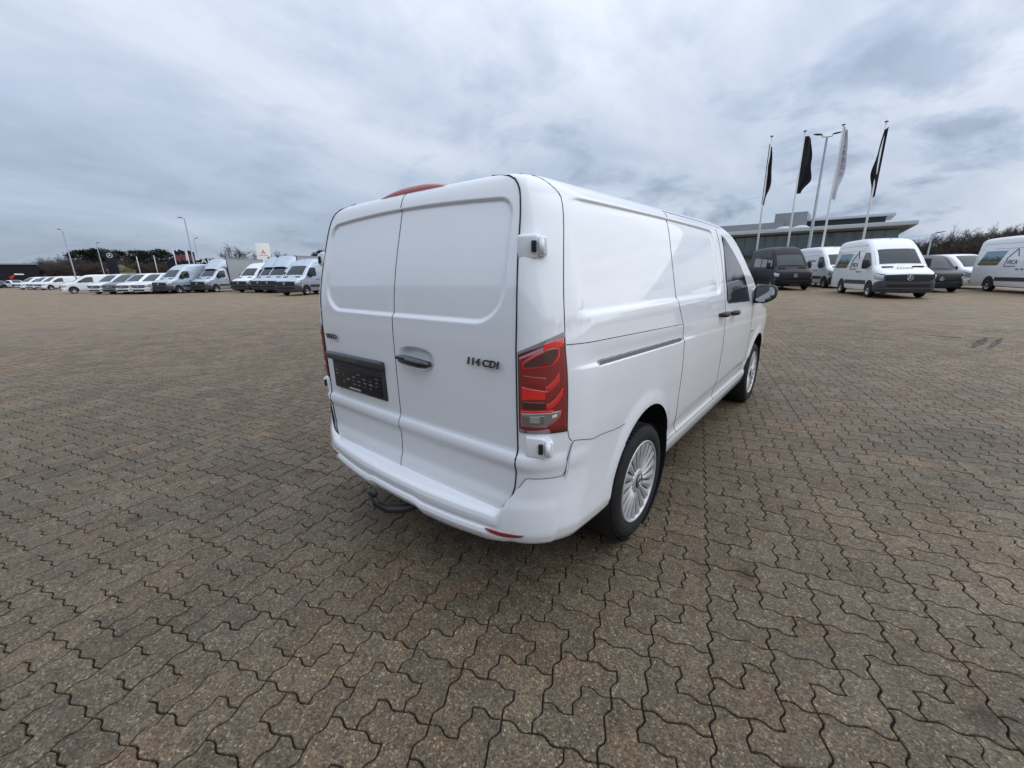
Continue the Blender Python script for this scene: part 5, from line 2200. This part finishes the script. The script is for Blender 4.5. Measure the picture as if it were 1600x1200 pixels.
# far dark shed with its slanted sign; small yellow house
p = cam_at(20, 413.5, 140)
r = empty('warehouse', (p.x, p.y, 0), 0)
fd = (CAM - p)
fd.z = 0
fd.normalize()
rt_ = Vector((-fd.y, fd.x, 0))
r.rotation_euler = (0, 0, math.atan2(rt_.y, rt_.x))
b = MB()
b.box((-25.6, 12, p.z / 2), (58, 24, p.z))
b.build('wall', DKCLAD, r)
b = MB()
b.box((-25.6, 12, p.z + .12), (58.4, 24.4, .24))
b.build('roof', MULL, r)
b = MB()
b.prism([(-.2, -.5), (.5, .25), (.3, .5), (-.4, .1)], 0, .1, frame_m((-.7, -.12, p.z - 2.6), (1, 0, 0), (0, 0, 1)))
b.build('sign_mark', REDSIGN, r)
b = MB()
b.prism([(-.6, -.12), (.8, -.14), (.6, .12), (-.7, .16)], 0, .1, frame_m((.4, -.14, p.z - 2.0), (1, 0, 0), (0, 0, 1)))
b.build('sign_panel', SIGNW, r)
tag(r, 'long dark flat roofed warehouse with a small red and white sign at the left edge', 'building')

p = cam_at(183, 417, 150)
r = empty('small_house', (p.x, p.y, 0), R_(100))
b = MB()
b.box((0, 0, 1.6), (5.5, 5, 3.2))
b.build('wall', YELLOW, r)
b = MB()
b.prism([(-3.0, 3.2), (3.0, 3.2), (0, 4.8)], -2.8, 2.8, Matrix.Rotation(math.pi / 2, 4, 'X'))
b.build('roof', mat('yellow_roof', (.22, .21, .12), .8, noise=.2), r)
tag(r, 'small yellowish house in front of the dark pines beside the navy pylon', 'building')

# ------------------------------------------------------------------ glass showroom behind the flags
r = empty('glass_building', (5.0, 76.5, 0), R_(1.5))
H = 6.75
W2 = 44.0


def part(name, m, c, d, bev=0.0):
    b = MB()
    b.box(c, d, bev=bev)
    return b.build(name, m, r)


part('wall', CONC, (-W2 / 2, 12, 1.6), (W2 - .8, 22, 3.2))
part('roof', FASCIA, (-W2 / 2 + .6, 11, H - .26), (W2 + 1.6, 26, .52), .04)
part('soffit', CONC, (-W2 / 2 + .6, 11, H - .62), (W2 + .4, 25, .2))
part('lower_canopy', GPLAST, (-W2 / 2, .3, 3.05), (W2 - 2, 1.4, .28))
part('dark_wall', DKCLAD, (-W2 + 19.5, .8, 2.9), (7.0, 2.2, 5.9))
nb = 14
for i in range(nb):
    x0 = -W2 + 24.0 + i * (20.0 / nb)
    for z0, z1 in ((.15, 2.85), (3.22, 5.95)):
        part('window', FACGLASS, (x0 + 10.0 / nb, 1.2, (z0 + z1) / 2), (20.0 / nb - .08, .12, z1 - z0))
    part('mullion', MULL, (x0, 1.1, 3.05), (.08, .22, 5.8))
for z in (.1, 3.2, 4.6):
    part('transom', MULL, (-W2 + 34, 1.12, z), (20.0, .16, .07))
nb2 = 7
for i in range(nb2):
    part('window', FACGLASS, (-.3, 1.6 + i * 3.0 + 1.5, 4.55), (.12, 2.86, 2.7))
    part('window', FACGLASS, (-.3, 1.6 + i * 3.0 + 1.5, 1.5), (.12, 2.86, 2.7))
    part('mullion', MULL, (-.25, 1.6 + i * 3.0, 3.05), (.2, .10, 5.8))
part('penthouse_wall', CONC, (-22, 10, H + .75), (16, 10, 1.5))
part('penthouse_wall', CONC, (-13.2, 10, H + 1.45), (4.4, 8, 2.9))
part('upper_storey', GPLAST, (-6.2, 12, H + .8), (9.6, 8, 1.4))
part('upper_roof', FASCIA, (-6.0, 12, H + 1.68), (11.2, 10, .36), .03)
for x0 in (-13.4, -11.3):
    b = MB()
    bm = bmesh.new()
    bmesh.ops.create_uvsphere(bm, u_segments=16, v_segments=10, radius=1)
    vs = [Vector((v.co.x * 1.2, v.co.y * 1.0, max(0, v.co.z) * .55)) for v in bm.verts]
    bm.verts.index_update()
    fs = [[v.index for v in f.verts] for f in bm.faces]
    bm.free()
    b.add([v + Vector((x0, 1.5, H)) for v in vs], fs, True)
    b.build('rooflight', FASCIA, r)
tag(r, 'modern two storey showroom with glass front and wide flat eaves behind the flags', 'building')

# the dealer's workshop that stands behind the photographer and mirrors in the rear doors
r = empty('workshop_building', (-6, -17, 0), 0)
b = MB()
b.box((0, -6, 3.3), (70, 12, 6.6))
b.build('wall', mat('workshop_wall', (.10, .107, .12), .7, noise=.06, nscale=.6), r)
b = MB()
b.box((0, -5.6, 6.75), (71, 13, .30))
b.build('roof', FASCIA, r)
for i in range(14):
    b = MB()
    b.box((-32 + i * 4.6, .02, 2.0), (2.9, .10, 3.4), bev=.02)
    b.build('window', FACGLASS if i % 3 else mat('gate_grey', (.30, .31, .33), .6), r)
b = MB()
b.box((-3.0, .18, 3.4), (1.6, .10, 3.6), bev=.02)
bo = b.build('banner', SIGNW, r)
b = MB()
b.prism([(-.5, -.2), (.5, -.2), (0, .55)], 0, .03, frame_m((-3.0, .25, 4.4), (-1, 0, 0), (0, 0, 1)))
b.build('banner_mark', REDSIGN, bo)
tag(r, 'grey workshop with tall windows and a white banner facing the rear of the van', 'building')

# ------------------------------------------------------------------ trees
def leaf_mat(name, col, tr=0.0):
    m = bpy.data.materials.new(name)
    m.use_nodes = True
    nt = m.node_tree
    b = nt.nodes['Principled BSDF']
    g = N(nt.nodes, 'ShaderNodeNewGeometry')
    r_ = N(nt.nodes, 'ShaderNodeValToRGB')
    ramp(r_, [(0, tuple(c * .55 for c in col)), (.6, col), (1, tuple(c * 1.5 for c in col))])
    nt.links.new(g.outputs['Random Per Island'], r_.inputs[0])
    nt.links.new(r_.outputs[0], b.inputs['Base Color'])
    b.inputs['Roughness'].default_value = .8
    return m


PINE = leaf_mat('pine_needles', (.020, .030, .022))
BROWNT = leaf_mat('bare_branches', (.062, .050, .040))
RUSSET = leaf_mat('rust_branches', (.075, .048, .036))


def tree_meshes(kind, seed):
    rg = random.Random(seed)
    H = 10.0
    t = MB()
    lv, lf = [], []

    def leaf(c, d, L_, w):
        d = d.normalized()
        s = d.cross(Vector((rg.uniform(-1, 1), rg.uniform(-1, 1), rg.uniform(-1, 1)))).normalized()
        b = len(lv)
        lv.extend([c - s * w, c + d * L_ * .5 - s * w * .4, c + d * L_, c + s * w])
        lf.append((b, b + 1, b + 2, b + 3))

    if kind == 'pine':
        t.tube([(0, 0, 0), (.1, .05, 5), (.0, .1, 9.5)], [.22, .15, .05], 7)
        for k in range(46):
            z = rg.uniform(2.6, 9.6)
            rad = 2.5 * math.sin(min(1, (10.2 - z) / 5.5) * math.pi * .62) * rg.uniform(.4, 1.05)
            a = rg.uniform(0, 6.283)
            c = Vector((rad * math.cos(a), rad * math.sin(a), z + .1 * rad))
            if k % 3 == 0:
                t.tube([(0, 0, z - .5), tuple(c)], [.06, .02], 4)
            for q in range(42):
                o = Vector((rg.gauss(0, .48), rg.gauss(0, .48), rg.gauss(0, .26)))
                leaf(c + o, Vector((math.cos(a), math.sin(a), .5)) + o, rg.uniform(.3, .6), rg.uniform(.09, .18))
    else:
        def branch(p, d, L_, r, lev):
            n = 3
            pts, q = [p], p
            for i in range(n):
                d = (d + Vector((rg.gauss(0, .16), rg.gauss(0, .16), rg.gauss(.05, .10)))).normalized()
                q = q + d * (L_ / n)
                pts.append(q)
            if lev < 3:
                t.tube(pts, [r * (1 - .55 * i / n) for i in range(n + 1)], 5 if lev < 2 else 3, False)
            else:
                leaf(p, d, L_, max(r, .018))
            if lev < 4:
                for k in range(4 if lev < 1 else 5 if lev < 3 else 6):
                    f = rg.uniform(.35, 1.0)
                    i = min(n - 1, int(f * n))
                    pp = pts[i].lerp(pts[i + 1], f * n - i)
                    dd = (d + Vector((rg.gauss(0, .62), rg.gauss(0, .62), rg.gauss(.12, .4)))).normalized()
                    branch(pp, dd, L_ * rg.uniform(.5, .72), r * .5, lev + 1)
        t.tube([(0, 0, 0), (.05, 0, 1.5), (.1, .1, 3.0)], [.22, .18, .14], 7)
        for k in range(6):
            a = rg.uniform(0, 6.283)
            branch(Vector((.1 * rg.random(), .1, rg.uniform(1.5, 3.2))), Vector((math.cos(a) * .7, math.sin(a) * .7, 1)), rg.uniform(2.6, 3.8), .11, 0)
    return t, lv, lf


TP = {}
for kind, n, cm in (('pine', 3, PINE), ('bare', 3, BROWNT), ('rust', 2, RUSSET)):
    for k in range(n):
        t, lv, lf = tree_meshes('pine' if kind == 'pine' else 'bare', 30 + k * 7 + len(kind))
        tm = t.build('trunk', BARK)
        cm_ = bpy.data.meshes.new('crown')
        cm_.from_pydata([tuple(v) for v in lv], [], lf)
        cm_.materials.append(cm)
        TP[kind, k] = (tm.data, cm_)
        bpy.data.objects.remove(tm)


def tree(kind, k, x, y, h, label, group, name=None, w=1.0):
    tm, cm_ = TP[kind, k]
    r_ = empty(name or {'pine': 'pine_tree', 'bare': 'bare_tree', 'rust': 'bare_tree'}[kind], (x, y, 0), rnd.uniform(0, 6.28))
    s = h / 10.0
    r_.scale = (s * w, s * w, s)
    link('trunk', tm, r_)
    link('crown', cm_, r_)
    tag(r_, label, 'tree', group)
    return r_


rt2 = random.Random(11)
ORD = 'first second third fourth fifth sixth seventh eighth ninth tenth eleventh twelfth thirteenth fourteenth fifteenth sixteenth seventeenth eighteenth nineteenth twentieth twenty-first twenty-second twenty-third twenty-fourth twenty-fifth twenty-sixth'.split()
GP, GB, GF = 'dark pines behind the left side of the lot', 'bare brown trees behind the left side of the lot', 'bare trees along the right edge of the lot'
# skyline on the left, read as (picture x, top y)
sky_l = [(36, 420), (44, 414), (52, 409), (60, 406), (70, 403), (80, 401), (88, 398), (97, 396), (106, 394), (118, 392), (128, 391), (138, 392), (146, 389), (154, 396), (162, 390), (170, 399), (181, 391), (189, 395), (198, 401), (206, 391), (214, 396), (222, 392), (232, 396), (240, 393), (250, 390), (258, 393)]
for i, (u, v) in enumerate(sky_l):
    kind = 'bare' if u < 110 else 'pine'
    d = rt2.uniform(165, 185)
    p = cam_at(u, v, d)
    tree(kind, i % 3, p.x, p.y, (p.z) * 1.02, f'dark green pine of the left belt, {ORD[i - 8]} counted from the leaning lamp post' if kind == 'pine' else f'hazy brown bare tree of the left belt, {ORD[i]} counted from the dark warehouse', GP if kind == 'pine' else GB, w=1.15 if kind == 'pine' else 1.5)
for i in range(22):
    u = 40 + i * 10.3 + rt2.uniform(-3, 3)
    p = cam_at(u, 404 + rt2.uniform(-3, 6) + max(0, 70 - u) * .3, rt2.uniform(148, 160))
    tree('rust' if i % 2 else 'bare', i % 2, p.x, p.y, p.z * 1.05, f'bare reddish brown tree before the dark pines, {ORD[i // 2]} from the warehouse' if i % 2 else f'bare grey brown tree before the dark pines, {ORD[i // 2]} from the warehouse', GB, w=1.6)
for i in range(18):
    u = 262 + i * 13.5 + rt2.uniform(-4, 4)
    p = cam_at(u, (408, 403, 409, 405)[i % 4] + rt2.uniform(-2, 2) - (3 if 440 < u else 0), rt2.uniform(170, 190))
    tree(('rust', 'bare', 'pine')[i % 3], i % 2, p.x, p.y, p.z * 1.05, ('low rust brown tree', 'low grey brown tree', 'low dark evergreen')[i % 3] + f' behind the box trucks, {ORD[i // 3]} of its colour from the red banners', 'low trees on the horizon behind the box trucks', w=2.1)
p = cam_at(366, 379, 104)
tree('bare', 0, p.x, p.y, p.z, 'lone bare tree rising above the long cargo side of the box truck', GB, w=1.2)
p = cam_at(424, 380, 108)
tree('bare', 1, p.x, p.y, p.z, 'lone bare tree right of the white pylon sign', GB, w=.8)
p = cam_at(499, 390, 88)
tree('pine', 1, p.x, p.y, p.z, 'rounded dark evergreen above the big white van\'s left hinge', GP, w=1.2)
# right
sky_r = [(1438, 378), (1446, 374), (1453, 367), (1462, 365), (1470, 369), (1479, 371), (1488, 372), (1497, 368), (1506, 362), (1516, 360), (1526, 359), (1536, 356), (1546, 353), (1556, 354), (1566, 355), (1576, 352), (1586, 349), (1598, 344), (1612, 340), (1628, 338), (1646, 336)]
for i, (u, v) in enumerate(sky_r):
    p = cam_at(u, v, rt2.uniform(96, 112))
    tree('rust' if i in (1, 4, 5, 9, 14) else 'bare', i % 2 if i in (1, 4, 5, 9, 14) else i % 3, p.x, p.y, p.z * rt2.uniform(.98, 1.12), f'bare winter tree of the right belt, {ORD[i]} in the back row from the glass building', GF, w=1.1)
    p = cam_at(u + 5, v + 12, rt2.uniform(86, 92))
    tree('rust' if i % 3 == 0 else 'bare', i % 2, p.x, p.y, p.z * 1.04, f'lower bare tree of the right belt, {ORD[i]} in the front row from the glass building', GF, w=1.25)
p = cam_at(1490, 344, 70)
tree('bare', 2, p.x, p.y, p.z, 'single slender bare sapling standing before the right tree belt', GF, w=.35)
# the belt goes on past the right edge of the picture
for i in range(16):
    a = R_(56 - i * 7)
    q_ = 90 - 45 * min(1, i / 4)
    tree('bare', i % 3, 8 + q_ * math.cos(a), q_ * math.sin(a), rt2.uniform(9, 11.5), f'bare winter tree mirrored in the van flank, {ORD[i]} of the belt beyond the picture', 'bare trees beyond the right edge', w=1.8)
# a far wood closes the horizon behind the white van, between the two groups; it reads as one mass
_cm = TP['rust', 1][1]
_n = len(_cm.vertices)
_v0 = np.empty(_n * 3, np.float32)
_cm.vertices.foreach_get('co', _v0)
_v0 = _v0.reshape(-1, 3)
_q = np.array([list(p.vertices) for p in _cm.polygons])
VV, QQ = [], []
rs = np.random.RandomState(4)
for i in range(34):
    p = cam_at(505 + i * 18.5, 408, 185 + rs.uniform(-8, 8))
    a = rs.uniform(0, 6.28)
    k = rs.uniform(.75, 1.0)
    R2 = np.array([[math.cos(a), -math.sin(a)], [math.sin(a), math.cos(a)]])
    w = _v0.copy()
    w[:, :2] = (w[:, :2] @ R2.T) * k * 2.0
    w[:, 2] *= k
    w += np.array([p.x, p.y, 0])
    QQ.append(_q + len(VV) * _n)
    VV.append(w)
fw = mesh_np('far_woods', np.concatenate(VV), np.concatenate(QQ), BROWNT, None, False)
tag(fw, 'low brown wood closing the horizon behind the big white van', kind='stuff')
